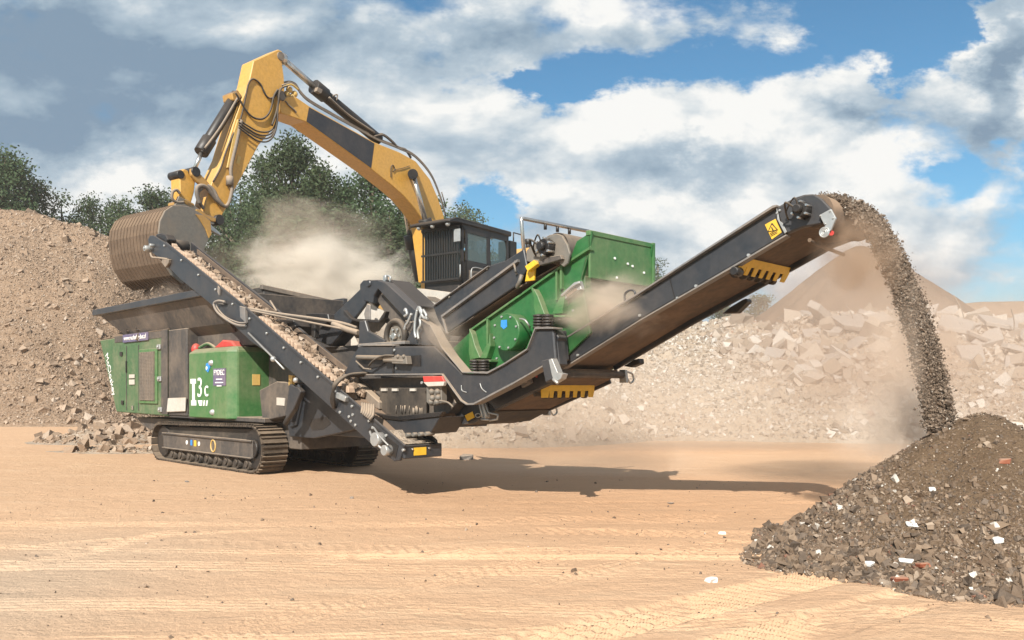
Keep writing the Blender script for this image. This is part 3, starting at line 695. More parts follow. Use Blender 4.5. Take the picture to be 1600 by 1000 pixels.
l0, z1 = M.LZ(218, 545, .08); l1, z0 = M.LZ(246, 631, .08)
mb = MB(); mb.box(M, l0, l1, .06, .1, z0, z1-.02); dr = B(mb, 'grille_frame', 'green_pale', eh, .008)
mb = MB(); mb.box(M, l0+.1, l1-.1, .045, .06, z0+.07, z1-.09)
for i in range(9):
    x = l0+.12+(l1-l0-.24)*i/8; mb.box(M, x-.012, x+.012, .03, .05, z0+.07, z1-.09)
for i in range(34):
    z = z0+.09+(z1-z0-.2)*i/33; mb.box(M, l0+.1, l1-.1, .034, .05, z-.010, z+.010)
B(mb, 'grille', 'dirty_pipe', dr, 0)
mb = MB()
for px in (198, 217): x = la(px); mb.box(M, x-.012, x+.012, .088, .1, 1.05, zt-.28)
B(mb, 'door_seam', 'slate_dusty', eh, 0)
for px, py in ((249, 542), (250, 592), (251, 640)):
    mb = MB(); l, z = M.LZ(px, py, .08); mb.box(M, l-.09, l+.09, .05, .088, z-.055, z+.055); mb.cyl(M.Q(l, .05, z), M.Q(l, .02, z), .035, 10); B(mb, 'latch', 'galvanised', eh, .01)
for px, py, mt, hw, hh, nm in ((189, 553, 'black', .07, .05, 'door_handle'), (191, 629, 'black', .06, .05, 'door_handle'), (207, 637, 'chrome', .04, .05, 'lock'), (206, 588, 'cream_panel', .16, .045, 'label_plate'), (206, 597, 'cream_panel', .16, .06, 'label_plate'), (197, 573, 'black', .02, .14, 'door_slot')):
    mb = MB(); l, z = M.LZ(px, py, .08); mb.box(M, l-hw, l+hw, .07, .092, z-hh, z+hh); B(mb, nm, mt, eh, .004)
mb = MB(); l0, z = M.LZ(193, 528.5, .08); l1, _ = M.LZ(232, 526, .08); mb.box(M, l0, l1, .06, .087, z-.11, z+.08); sg = B(mb, 'sign', 'plum', eh, .004)
text('www.mccloskey.bot.al', 'lettering', M, (l0+l1)/2, .055, z-.015, .155, 'white', sg, xs=.96)
# vertical white lettering along the slanted edge
lt, ztp = M.LZ(170, 558, .1); lb_, zbt = M.LZ(180, 612, .1)
text('McCloskey', 'lettering', M, (lt+lb_)/2-.1, .092, (ztp+zbt)/2, .26, 'white', eh, xs=1.0, rot=math.atan2(zbt-ztp, lb_-lt)+0)
# ---- white panel beside it
mb = MB(); mb.prism(M, [(262, 622), (289, 621), (288, 643), (260, 644)], .06, .10); B(mb, 'white_panel', 'cream_panel')
# ---- feed hopper
HW0, HW1 = -.15, 2.75
hz = 3.46; lh0 = M.L(150, HW0); lh1 = M.L(338, HW0)
mb = MB()
def ring(l0, l1, w0, w1, z): return [M.Q(l0, w0, z), M.Q(l1, w0, z), M.Q(l1, w1, z), M.Q(l0, w1, z)]
def shell(mb, a, b, th=.04):
    c = sum(a, Vector())/4
    ai = [p+(c-p).normalized()*th*1.4 for p in a]; bi = [p+(sum(b, Vector())/4-p).normalized()*th*1.4 for p in b]
    for i in range(4):
        j = (i+1) % 4; mb.hexa([b[i], b[j], bi[j], bi[i], a[i], a[j], ai[j], ai[i]])
a = ring(lh0, lh1, HW0, HW1, hz); b = ring(lh0+1.15, lh1-.1, HW0+.30, HW1-.3, hz-.62); c = ring(lh0+1.35, lh1-.3, .5, 2.1, 2.55)
shell(mb, a, b); shell(mb, b, c); fh = B(mb, 'feed_hopper', 'slate_dusty', bev=.006)
mb = MB(); mb.box(M, lh0-.06, lh1, HW0-.07, HW0+.05, hz-.09, hz+.06); mb.box(M, lh0-.06, lh0+.06, HW0, HW1, hz-.09, hz+.06); mb.box(M, lh0-.06, lh1, HW1-.05, HW1+.07, hz-.09, hz+.06); B(mb, 'hopper_rim', 'slate', fh, .012)
for l in (lh0+1.4, lh0+2.0):
    mb = MB()
    for w in (.25, 2.2):
        for i in range(4): mb.tube([M.Q(l+.16*math.cos(t), w+.16*math.sin(t), 2.93+.028*i*1.9) for t in np.linspace(0, 6.28, 13)], .022, 6, smooth=False)
    B(mb, 'coil_spring', 'black', fh, 0)
mb = MB(); mb.box(M, lh0+1.2, -.9, .35, .95, 2.4, 3.0); mb.box(M, lh0+1.2, -1.4, .28, .36, 2.86, 3.06); B(mb, 'feeder_frame', 'slate_dusty', bev=.01)
# ---- green power box above the near track
pl0, pz1 = M.LZ(295, 552, 0); pl1 = M.L(353, 0); pz0 = .97; cz = pz1-.0; d = .15
mb = MB(); D = 1.15
def L8(z, ins): return [M.Q(pl0, 0+ins, z), M.Q(pl1, 0+ins, z), M.Q(pl1+.16-ins*.4, .17, z), M.Q(pl1+.16-ins*.4, D, z), M.Q(pl0, D, z)]
lo, mi, tp = L8(pz0, 0), L8(pz1, 0), L8(pz1+.09, .14)
mb.add(lo+mi+tp, [(4, 3, 2, 1, 0)]+[(i, (i+1) % 5, (i+1) % 5+5, i+5) for i in range(5)]+[(i+5, (i+1) % 5+5, (i+1) % 5+10, i+10) for i in range(5)]+[(10, 11, 12, 13, 14)])
pb = B(mb, 'power_box', 'green_pale', bev=.018)
# raised pieces on top (red caps) and details
mb = MB(); l, z = M.LZ(303, 545, .25); mb.ball(M.Q(l, .3, pz1+.10), .1, (1, 1, 1.3)); B(mb, 'beacon', 'red', pb, 0)
mb = MB(); l = M.L(350, .18); mb.ext([M.Q(l-.55, .18, pz1+.07), M.Q(l-.1, .18, pz1+.24), M.Q(l+.3, .18, pz1+.2), M.Q(l+.5, .18, pz1+.07)], M.C(.3)); B(mb, 'red_cover', 'red', pb, .03)
mb = MB(); l = M.L(325, .3); mb.tube([M.Q(l-.3, .25, pz1+.12), M.Q(l, .3, pz1+.2), M.Q(l+.25, .35, pz1+.1)], .035, 6); B(mb, 'cap_handle', 'green_dusty', pb, 0)
for px, py in ((331, 567), (333, 644)):
    mb = MB(); l, z = M.LZ(px, py, 0); mb.ball(M.Q(l, 0, z), .075, (1, .5, .8), 8); B(mb, 'latch', 'galvanised', pb, 0)
mb = MB(); l0, z1 = M.LZ(334, 576, 0); l1, z0 = M.LZ(353, 602.5, 0); mb.box(M, l0, l1, -.012, .005, z0, z1); sg = B(mb, 'sign', 'plum', pb, 0)
text('FYDEC', 'lettering', M, (l0+l1)/2, -.016, z1-.085, .15, 'white', sg, xs=1.0)
for i, ww in enumerate((.26, .34, .2)):
    mb = MB(); mb.box(M, (l0+l1)/2-ww/2, (l0+l1)/2+ww/2, -.016, -.010, z1-.22-.065*i, z1-.20-.065*i); B(mb, 'text_line', 'white', sg, 0)
mb = MB(); l, z = M.LZ(324, 575, 0); mb.prism(M, [(322, 568), (327, 566), (328, 574), (325, 582), (321, 578)], -.012, .005); st = B(mb, 'sticker', 'blue', pb, 0)
mb = MB(); mb.cyl(M.Q(l, -.013, z), M.Q(l, -.018, z), .035, 10); B(mb, 'emblem', 'white', st, 0)
# I3c logo
mb = MB()
for q in ([(297.5, 592), (305.5, 592), (305.5, 599.5), (297.5, 599.5)], [(300.2, 599), (303.6, 599), (303.8, 626), (300.4, 626)], [(298.5, 625.5), (306, 625.5), (306.3, 633.5), (298.7, 633.5)]): mb.prism(M, q, -.010, .004)
mb.prism(M, [(309, 625.5), (316, 625.5), (315, 634), (311.5, 634)], -.010, .004); mb.prism(M, [(318.3, 625.5), (320.3, 625.5), (319, 634), (317, 634)], -.010, .004); mb.prism(M, [(322.6, 625.5), (324.6, 625.5), (323.3, 634), (321.3, 634)], -.010, .004)
lg = B(mb, 'logo', 'white', pb, 0)
la3, za3 = M.LZ(312.8, 607, 0); text('3', 'lettering', M, la3, -.008, za3, .56, 'white', lg, xs=.95)
la3, za3 = M.LZ(323, 614.5, 0); text('c', 'lettering', M, la3, -.008, za3+.08, .46, 'white', lg, xs=1.0)
mb = MB(); lx = pl1+.16; mb.box(M, lx-.005, lx+.012, .46, .62, M.P(379, 598, .4).z-.05, M.P(379, 581, .4).z-.05); B(mb, 'sticker', 'orange_tag', pb, 0, 'orange warning sticker')
mb = MB(); mb.box(M, pl1-.1, pl1+.14, 1.15, 1.6, 1.0, pz1); B(mb, 'rear_box', 'green_dusty', pb, .02)
# ---- recirculating side conveyor
SW = -.28; SX = .68
side = [(231, 374), (234, 368), (240, 368), (258, 379), (380, 478), (482, 567), (632, 697), (624, 720), (615, 721), (590, 703), (440, 568), (390, 532), (330, 476), (281, 436), (250, 404), (233, 392)]
mb = MB(); mb.prism(M, side, SW, SW+.05)
mb.prism(M, [(380, 476), (482, 565), (632, 695), (631, 699), (481, 570), (379, 480)], SW-.03, SW)
mb.prism(M, [(258, 377), (380, 476), (379, 480), (257, 381)], SW-.03, SW)
rc = B(mb, 'side_conveyor', 'slate', bev=.01)
mb = MB(); q = [M.P(x, y, SW) for x, y in [(252, 372), (380, 478), (482, 567), (625, 690), (628, 706), (482, 600), (380, 508), (252, 402)]]
mb.ext([p+M.C(SX-.05) for p in q], M.C(.05)); B(mb, 'far_side_plate', 'slate', rc, .01)
def line(pl, a, b, n): return [(a[0]+(b[0]-a[0])*i/n, a[1]+(b[1]-a[1])*i/n) for i in range(n+1)]
mb = MB(); mb.strip(M, [(244, 378), (380, 487), (482, 576), (628, 705)], SW+.06, SW+SX-.05, .03); mb.strip(M, [(240, 398), (385, 518), (620, 712)], SW+.06, SW+SX-.05, .02); B(mb, 'belt', 'belt', rc, 0)
# skirt with rubble riding on the belt
P0 = M.P(268, 392, SW+.07); P1 = M.P(540, 620, SW+.07)
mb = MB(); mbs = [MB(), MB()]
for i in range(60):
    t = i/59; mb = mbs[t > .5]; p = P0.lerp(P1, t)
    if .47 < t < .56: continue
    b = p+Y3*random.uniform(.035, .06); a = M.A(random.uniform(.05, .08)); s_ = random.uniform(.45, .85)
    mb.hexa([b, b+a, b+a+M.C(.13), b+M.C(.13), b+Y3*.17*s_-Y3*0, b+a+Y3*(.17*s_-.045), b+a+M.C(.11)+Y3*(.17*s_-.045), b+M.C(.11)+Y3*.17*s_])
for mb in mbs: B(mb, 'skirt_blocks', 'stone_pink', rc, .008)
n = 900; t = rng.random(n); pp = np.array([tuple(P0.lerp(P1, float(a))) for a in t]); w = rng.uniform(.1, SX-.2, n); pp[:, 0] += k*w; pp[:, 1] += k*w; pp[:, 2] += rng.uniform(-.03, .05, n)
o = stones('belt_load', pp-np.array(worldloc(rc)), .02+.07*rng.random(n)**2, 'tan_gravel', parent=rc); o['kind'] = 'stuff'
mb = MB()
P2 = P0+M.C(SX-.14)+Y3*.10; P3 = P1+M.C(SX-.14)+Y3*.10
mb.ext([P2, P3, P3-Y3*.10+M.C(.0), P2-Y3*.10], M.C(.02)); B(mb, 'rubber_skirt', 'belt', rc, 0)
mb = MB(); c = M.P(246, 383, SW); mb.cyl(c+M.C(.05), c+M.C(SX-.05), .17, 24); B(mb, 'head_drum', 'rubber', rc, 0)
mb = MB(); c = M.P(256, 372, SW); mb.prism(M, [(243, 366), (250, 364), (258, 366), (262, 374), (258, 382), (246, 378)], SW+.05, SW+.25); B(mb, 'head_guard', 'black', rc, .02)
mb = MB(); c = M.P(236, 389, SW); mb.cyl(c-M.C(.14), c+M.C(.02), .065, 14); mb.cyl(c-M.C(.16), c-M.C(.14), .03, 10); mb.cyl(M.P(241, 384, SW)-M.C(.1), M.P(241, 384, SW), .04, 12); B(mb, 'head_motor', 'galvanised', rc, .004)
mb = MB(); mb.tube([M.P(235, 396, SW-.1), M.P(238, 402, SW-.1), M.P(247, 403, SW-.06), M.P(262, 405, SW-.04)], .022, 8); B(mb, 'hose', 'dirty_pipe', rc, 0)
mb = MB(); mb.prism(M, [(254, 403), (264, 405), (263, 411), (258, 418), (252, 410)], SW-.06, SW); B(mb, 'bracket', 'dirty_pipe', rc, .006)
mb = MB(); mb.tube([M.P(352, 472, SW-.06), M.P(341, 470, SW-.08), M.P(334, 475, SW-.1), M.P(340, 488, SW-.1), M.P(358, 502, SW-.09), M.P(372, 508, SW-.06), M.P(384, 509, SW-.04)], .022, 8)
mb.tube([M.P(350, 475, SW-.04), M.P(341, 474, SW-.05), M.P(339, 480, SW-.06), M.P(352, 495, SW-.06), M.P(372, 504, SW-.05), M.P(385, 504, SW-.04)], .016, 8); B(mb, 'hose', 'slate_edge', rc, 0)
mb = MB(); mb.prism(M, [(374, 478), (382, 480), (383, 504), (375, 496)], SW-.06, SW); mb.prism(M, [(340, 446), (343, 450), (342, 462), (339, 456)], SW-.04, SW); B(mb, 'hinge_plate', 'slate_edge', rc, .006)
mb = MB()
for a in np.linspace(0, 1, 15):
    mb.bolts(M, [(258+374*a, 384+319*a)], SW, .02, .035)
mb.bolts(M, [(546, 651), (552, 648), (549, 658), (556, 664), (532, 644), (580, 655), (583, 668)], SW, .022, .02); B(mb, 'bolts', 'galvanised', rc, 0)
# lower end: motor recess, tail plate with yellow sign
mb = MB(); mb.prism(M, [(574, 672), (582, 664), (622, 696), (618, 716), (604, 706)], SW-.008, SW+.005); B(mb, 'motor_recess', 'black', rc, 0)
mb = MB(); mb.cyl(M.P(597, 686, SW)-M.C(.14), M.P(597, 686, SW), .10, 16); mb.cyl(M.P(610, 703, SW)-M.C(.12), M.P(610, 703, SW), .075, 16); mb.tube([M.P(578, 674, SW-.05), M.P(582, 684, SW-.1), M.P(592, 697, SW-.1), M.P(604, 706, SW-.05)], .018, 6)
mb.tube([M.P(584, 668, SW-.05), M.P(594, 682, SW-.13), M.P(607, 696, SW-.12)], .014, 6); B(mb, 'tail_motor', 'galvanised', rc, .005)
te = M.L(629, SW); zt1 = M.P(629, 696, SW).z; zt0 = M.P(622, 720, SW).z
mb = MB(); mb.box(M, te-.04, te+.02, SW+.02, SW+SX+.02, zt0+.03, zt1-.0); mb.box(M, te-.25, te+.03, SW+.02, SW+SX, zt1-.03, zt1+.0); tp_ = B(mb, 'tail_plate', 'slate', rc, .012)
mb = MB(); mb.box(M, te+.021, te+.028, SW+.18, SW+.40, zt0+.07, zt0+.18); B(mb, 'sticker', 'safety_yellow', tp_, 0, 'yellow sticker')
mb = MB()
for w in (.15, .45): mb.cyl(M.Q(te+.02, SW+w, zt1-.06), M.Q(te+.04, SW+w, zt1-.06), .015, 8)
B(mb, 'bolts', 'chrome', tp_, 0)
mb = MB()   # mound of fines lying on the tail
mb.ext([M.Q(te-.5, SW+.05, zt1+.20), M.Q(te-.3, SW+.05, zt1+.07), M.Q(te-.02, SW+.05, zt1+.01), M.Q(te-.6, SW+.05, zt1+.0)], M.C(SX-.1)); B(mb, 'spilled_fines', 'pale_bank', rc, .02)
# frayed rubber flap over the side plate
mb = MB()
for i in range(6):
    mb.tube([M.P(566+4*i*.9, 630+i*.5, SW+.1), M.P(566+3.4*i, 640+i*1.6, SW-.04), M.P(565+2.6*i, 646+i*1.9, SW-.07)], .022, 5)
B(mb, 'rubber_flap', 'dirty_pipe', rc, 0)
mb = MB()
for dx in (0, 3, 6): mb.tube([M.P(575-dx, 583+dx*.6, .1), M.P(545-dx, 586+dx*.4, -.2), M.P(526-dx*.6, 600, SW-.12), M.P(518+dx*.6, 622, SW-.10), M.P(521+dx*.3, 637, SW-.02)], .024, 8)
B(mb, 'hydraulic_hoses', 'rubber', rc, 0)
mb = MB(); mb.prism(M, [(524, 612), (540, 620), (538, 628), (524, 622)], SW-.08, SW); B(mb, 'hose_clamp', 'galvanised', rc, .01)
# thin edge rail below the conveyor + warning tags
mb = MB(); mb.tube([M.P(388, 520, SW-.03), M.P(424, 556, SW-.05), M.P(444, 577, SW-.04)], .016, 6, smooth=False); mb.ball(M.P(427, 561, SW-.06), .05); mb.ball(M.P(462, 594, SW-.04), .045); B(mb, 'edge_rail', 'galvanised', rc, 0)
mb = MB(); mb.prism(M, [(451, 586), (457, 587), (456, 603), (451, 602)], .15, .2); B(mb, 'yellow_tag', 'orange_tag', bev=0)
# support strut between conveyor and chassis
mb = MB(); mb.tube([M.P(470, 600, .1), M.P(458, 640, .1), M.P(446, 662, .15)], .05, 8, smooth=False); mb.prism(M, [(452, 600), (466, 606), (470, 612), (458, 640), (448, 655), (446, 648)], .0, .1); B(mb, 'support_strut', 'slate')
# ---- hopper side hood (grey box with the white bolts)
hl0 = M.L(412, .9); hzt = M.P(412, 447, .9).z; hzb = M.P(412, 482, .9).z-.4
w1 = 2.9
mb = MB(); p = [M.Q(hl0, .9, hzb), M.Q(hl0, w1, hzb), M.Q(hl0, w1, hzt-.22), M.Q(hl0, .9, hzt)]
mb.ext(p, M.A(-1.4)); hd = B(mb, 'hopper_extension', 'slate_dusty', bev=.015)
mb = MB(); p = [M.Q(hl0+.03, .85, hzt-.07), M.Q(hl0+.03, w1, hzt-.30), M.Q(hl0+.03, w1, hzt-.2), M.Q(hl0+.03, .85, hzt+.03)]
mb.ext(p, M.A(-.1)); B(mb, 'rim', 'dirty_pipe', hd, .01)
mb = MB()
for w in (1.1, 1.7, 2.4): mb.cyl(M.Q(hl0, w, hzt-.32-.12*(w-.9)), M.Q(hl0+.03, w, hzt-.32-.12*(w-.9)), .035, 8)
B(mb, 'bolts', 'white', hd, 0)
# dusty lance pipes
mb = MB(); mb.tube([M.P(387, 482, -.2), M.P(440, 491, .1), M.P(520, 502, .4), M.P(558, 512, .5)], .028, 8); mb.tube([M.P(385, 484, -.22), M.P(440, 495, .0), M.P(556, 518, .45)], .018, 6); mb.tube([M.P(422, 470, .3), M.P(432, 486, .2)], .02, 6)
mb.tube([M.P(520, 506, .4), M.P(540, 514, .4), M.P(560, 520, .4)], .05, 8); B(mb, 'lance_pipes', 'dirty_pipe')
mb = MB(); mb.prism(M, [(478, 489), (512, 490), (514, 500), (508, 508), (478, 503)], .5, .9); mb.prism(M, [(408, 497), (458, 500), (462, 510), (450, 522), (420, 518), (410, 508)], .3, .8); mb.prism(M, [(486, 505), (492, 505), (491, 528), (486, 526)], .3, .4); B(mb, 'pipe_bracket', 'black')
# ---- A frame arms over the crusher
mb = MB(); mb.prism(M, [(492, 531), (500, 512), (562, 452), (566, 449), (581, 462), (548, 505), (515, 541)], .62, .92); B(mb, 'lifting_arm', 'slate')
mb = MB(); mb.prism(M, [(562, 452), (562, 444), (567, 438), (592, 437), (594, 446), (584, 462), (582, 474), (568, 470)], .52, .62); mb.cyl(M.P(577, 443, .52)-M.C(.03), M.P(577, 443, .52)+M.C(.5), .06, 14); B(mb, 'arm_knuckle', 'slate')
mb = MB(); mb.prism(M, [(590, 438), (602, 441), (650, 485), (648, 503), (632, 497), (588, 449)], .45, .62); B(mb, 'lifting_arm', 'slate')
mb = MB(); mb.prism(M, [(588, 449), (632, 497), (646, 503), (640, 515), (612, 506), (584, 462)], .62, .9); B(mb, 'arm_web', 'slate_dusty')
mb = MB(); mb.prism(M, [(602, 437), (610, 437), (655, 478), (652, 486), (600, 444)], .7, 1.1); B(mb, 'roller_cover', 'black')
mb = MB(); mb.tube([M.P(605, 438, .9), M.P(654, 481, .9)], .07, 10); B(mb, 'pipe', 'dirty_pipe', bev=0)
mb = MB(); mb.prism(M, [(598, 431), (602, 429), (603, 440), (598, 440)], .7, .75); mb.tube([M.P(603, 438, .7), M.P(605, 431, .7), M.P(610, 433, .7), M.P(609, 440, .7)], .018, 6); B(mb, 'lifting_eye', 'galvanised')
mb = MB(); mb.prism(M, [(536, 484), (540, 488), (548, 497), (562, 500), (592, 500), (600, 490), (603, 486), (600, 496), (592, 504), (560, 503), (545, 499), (537, 492)], .38, .46); B(mb, 'rubber_lip', 'black', bev=.006)
mb = MB(); mb.prism(M, [(558, 498), (566, 484), (578, 471), (590, 482), (601, 486), (592, 500)], .66, .7); B(mb, 'dusty_window', 'cream_panel', bev=0)
mb = MB(); mb.prism(M, [(568, 490), (573, 474), (578, 476), (578, 500), (570, 500)], .40, .43); mb.tube([M.P(572, 500, .38), M.P(575, 517, .38), M.P(602, 532, .38)], .014, 6, smooth=False); B(mb, 'stay_rod', 'slate_edge')
# mounting plate, wheel guard
mb = MB(); mb.prism(M, [(560, 538), (561, 502), (570, 500), (575, 517), (600, 531), (600, 538)], .30, .36); mb.prism(M, [(632, 538), (650, 500), (652, 496), (668, 500), (684, 521), (700, 545), (678, 541)], .30, .36); B(mb, 'mounting_plate', 'slate')
mb = MB(); mb.box(M, M.L(563, .25), M.L(636, .25), .20, .9, M.P(600, 537, .25).z-.03, M.P(600, 537, .25).z+.02); B(mb, 'shelf', 'slate_edge', bev=.006)
wc = M.P(618, 525, .42)
mb = MB(); mb.tube([wc+M.A(.23*math.cos(t))+Y3*.23*math.sin(t) for t in np.linspace(-.5, math.pi+.5, 24)], .045, 10); B(mb, 'pulley_guard', 'rubber', bev=0)
mb = MB(); mb.cyl(wc+M.C(.02), wc+M.C(.2), .19, 24); B(mb, 'pulley', 'bucket_steel')
mb = MB()
for t in np.linspace(0, 6.28, 7)[:-1]: c = wc+M.A(.11*math.cos(t))+Y3*.11*math.sin(t); mb.cyl(c, c+M.C(.03)-M.C(.05), .02, 8)
mb.cyl(wc-M.C(.05), wc+M.C(.03), .05, 12); B(mb, 'bolts', 'chrome', bev=0)
# cluster of clamps right of the arm
mb = MB()
for a in ([(632, 486), (634, 483), (636, 491), (632, 494)], [(643, 490), (637, 504), (634, 508), (632, 515)], [(652, 484), (649, 500), (648, 518), (650, 528)], [(655, 482), (661, 495), (668, 498)], [(661, 484), (666, 492), (665, 498)], [(656, 498), (657, 508), (653, 517), (654, 530)], [(652, 484), (655, 480), (659, 488), (656, 500)]):
    mb.tube([M.P(x, y, .22) for x, y in a], .022, 6)
B(mb, 'clamp_linkage', 'galvanised', bev=0)
mb = MB(); mb.prism(M, [(632, 500), (650, 505), (648, 520), (636, 517)], .3, .5); B(mb, 'clamp_block', 'slate_dusty')
# pale dusty sheet behind
mb = MB(); mb.prism(M, [(618, 449), (660, 451), (707, 457), (685, 476), (660, 478), (652, 476)], 1.5, 1.58); ds = B(mb, 'dusty_cover', 'cream_panel', bev=.01)
for q in ([(638, 458), (646, 459), (664, 468), (664, 473), (655, 473), (645, 466)], [(667, 463), (680, 464), (692, 470), (680, 472), (670, 468)]):
    mb = MB(); mb.prism(M, q, 1.488, 1.5); B(mb, 'cutout', 'dirty_pipe', ds, 0)
mb = MB(); mb.prism(M, [(640, 478), (707, 457), (735, 500), (700, 560), (650, 560)], 1.6, 2.0); B(mb, 'rear_housing', 'slate_dusty')
# ---- main side frame (the big bent plate)
mb = MB(); S_ = [(536, 587), (548, 560), (560, 541), (678, 541), (690, 552), (722, 583.5), (761, 584), (788, 570), (823, 548), (830, 530), (836, 515), (864, 515), (869, 566), (862, 598), (800, 608), (742, 631), (728, 633), (719, 627), (690, 586), (640, 587)]
S_ = [(536, 587), (548, 560), (560, 541), (678, 541), (722, 583.5), (761, 584), (788, 570), (823, 548), (836, 515), (864, 515), (868, 562), (850, 571), (800, 600), (740, 631), (728, 632), (719, 626), (690, 586)]
mb.prism(M, S_, .10, .16); sf = B(mb, 'side_frame', 'slate', bev=.016)
mb = MB(); e = [M.P(x, y, .06) for x, y in [(690, 586.5), (719, 627), (728, 633), (740, 632), (800, 601), (850, 572)]]
for a, b in zip(e, e[1:]): mb.ext([a, b, b+Y3*.022, a+Y3*.022], M.C(.16))
e = [M.P(x, y, .06) for x, y in [(672, 510), (690, 545), (722, 583), (761, 583.5), (788, 569.5), (823, 547), (836, 514), (864, 514)]]
for a, b in zip(e, e[1:]): mb.ext([a, b, b+Y3*.022, a+Y3*.022], M.C(.18))
e = [M.P(x, y, .06) for x, y in [(536, 587), (690, 586)]]
mb.ext([e[0], e[1], e[1]+Y3*.022, e[0]+Y3*.022], M.C(.16)); e = [M.P(x, y, .08) for x, y in [(560, 540.5), (616, 540.5)]]; mb.ext([e[0], e[1], e[1]+Y3*.02, e[0]+Y3*.02], M.C(.1))
B(mb, 'flange', 'slate_edge', sf, .004)
mb = MB(); mb.prism(M, [(656, 498), (672, 508), (724, 583), (716, 580), (668, 530)], .16, .3); B(mb, 'edge_plate', 'slate_dusty', sf, .006)
mb = MB(); x = M.L(615, .1); mb.box(M, x-.02, x+.02, .085, .1, M.P(615, 585, .1).z, M.P(615, 541, .1).z); B(mb, 'seam', 'black', sf, 0)
mb = MB(); mb.prism(M, [(635, 556), (657, 555), (657, 572), (636, 571)], .088, .1); B(mb, 'recess', 'black', sf, 0)
mb = MB(); mb.prism(M, [(556, 560), (590, 562), (604, 566), (592, 573), (570, 577), (560, 570)], .088, .1); B(mb, 'recess', 'black', sf, 0)
mb = MB(); mb.tube([M.P(558, 558, .02), M.P(615, 559, .02), M.P(632, 560, .02)], .035, 10); mb.tube([M.P(556, 564, .02), M.P(569, 576, .02), M.P(580, 577, .02)], .014, 6, smooth=False); mb.tube([M.P(600, 563, .0), M.P(632, 564, .0)], .028, 8)
mb.prism(M, [(612, 556), (634, 556), (636, 569), (612, 568)], -.02, .08); mb.ball(M.P(622, 557, -.02), .03); mb.ball(M.P(631, 557, -.02), .03); B(mb, 'tension_cylinder', 'bucket_steel', sf, .006)
mb = MB(); mb.tube([M.P(576, 572, -.02), M.P(585, 562, -.05), M.P(600, 556, -.04), M.P(616, 556, -.02)], .016, 6); B(mb, 'hose', 'rubber', sf, 0)
mb = MB(); mb.bolts(M, [(617, 547), (620, 575), (660, 598)], .1, .02, .02); mb.tube([M.P(721, 602, .09), M.P(722, 610, .09), M.P(729, 613, .09)], .008, 5); mb.tube([M.P(750, 599, .09), M.P(753, 607, .09), M.P(760, 613, .09)], .008, 5); B(mb, 'bolts', 'galvanised', sf, 0)
mb = MB(); mb.ext([M.P(836, 515, .16), M.P(864, 515, .16), M.P(868, 562, .16), M.P(850, 571, .16), M.P(826, 560, .16)], M.C(.26)); B(mb, 'upright', 'slate', sf, .012)
mb = MB(); mb.prism(M, [(864, 514), (873, 527), (870, 533), (874, 570), (864, 575)], .18, .34); B(mb, 'hinge_plate', 'slate', sf, .01)
mb = MB(); mb.prism(M, [(845, 564), (862, 559), (868, 590), (852, 598)], .02, .14); B(mb, 'clamp', 'slate', sf, .01)
mb = MB(); mb.prism(M, [(857, 562), (862, 560), (871, 582), (879, 584), (876, 592), (866, 598), (862, 586)], -.04, .06); mb.tube([M.P(864, 592, -.05), M.P(872, 599, -.05)], .02, 6); B(mb, 'clamp_hook', 'galvanised', sf, .004)
# ---- chute and curtain under the frame
mb = MB(); mb.prism(M, [(545, 592), (692, 589), (712, 630), (700, 646), (600, 648), (590, 640)], .35, 1.6); B(mb, 'transfer_box', 'slate_dusty', bev=.01)
mb = MB(); mb.prism(M, [(548, 602), (560, 599), (592, 628), (592, 640), (578, 634)], .18, .3); B(mb, 'chute_cheek', 'dirty_pipe')
mb = MB(); mb.prism(M, [(593, 606), (665, 606), (665, 649), (620, 650), (593, 646)], .24, .27); cu = B(mb, 'rubber_curtain', 'rubber', bev=.004)
mb = MB()
for px in (595, 612, 640): mb.prism(M, [(px, 607), (px+8, 607), (px+8, 611), (px, 611)], .21, .24)
B(mb, 'clip', 'cream_panel', cu, 0)
mb = MB()
for i in range(16):
    px = 618+random.random()*42; py = 632+random.random()*6; mb.tube([M.P(px, py, .225), M.P(px+random.uniform(-1, 1), py+12, .225)], .008, 4)
B(mb, 'frayed_strands', 'dirty_pipe', cu, 0)
mb = MB(); mb.prism(M, [(582, 644), (600, 648), (622, 650), (692, 643), (686, 651), (625, 657), (600, 654)], .05, .12); B(mb, 'curtain_band', 'black', bev=.006)
mb = MB(); mb.ext([M.P(600, 655, .08), M.P(625, 658, .08), M.P(688, 651, .08), M.P(672, 677, .08), M.P(626, 681, .08)], M.C(.5)); B(mb, 'tail_hopper', 'slate', bev=.01)
mb = MB()
for i in range(5): mb.cyl(M.P(629+i*10, 680-.6*i, .06)-M.C(.05), M.P(629+i*10, 680-.6*i, .06)+M.C(.1), .03, 8)
B(mb, 'bolt', 'bucket_steel', bev=0)
mb = MB(); mb.prism(M, [(660, 588), (690, 587.5), (694, 596), (662, 597)], .03, .09); B(mb, 'reflector', 'red', bev=.006)
mb = MB(); mb.prism(M, [(661, 597), (694, 596), (692, 603), (668, 604)], .03, .09); B(mb, 'reflector', 'cream_panel', bev=.006)
mb = MB(); mb.prism(M, [(666, 604), (690, 603), (690, 630), (672, 634), (666, 628)], .1, .2)
for x, y in ((675, 612), (684, 612), (676, 622), (685, 621), (674, 628), (683, 628)): mb.ball(M.P(x, y, .09), .045)
mb.tube([M.P(686, 626, .05), M.P(700, 629, .05), M.P(708, 636, .05)], .014, 6); B(mb, 'hydraulic_valve', 'bucket_steel', bev=.006)
mb = MB(); mb.prism(M, [(590, 655), (545, 640), (540, 650), (590, 690), (600, 700), (585, 676)], 1.2, 1.6); B(mb, 'rear_plate', 'black')
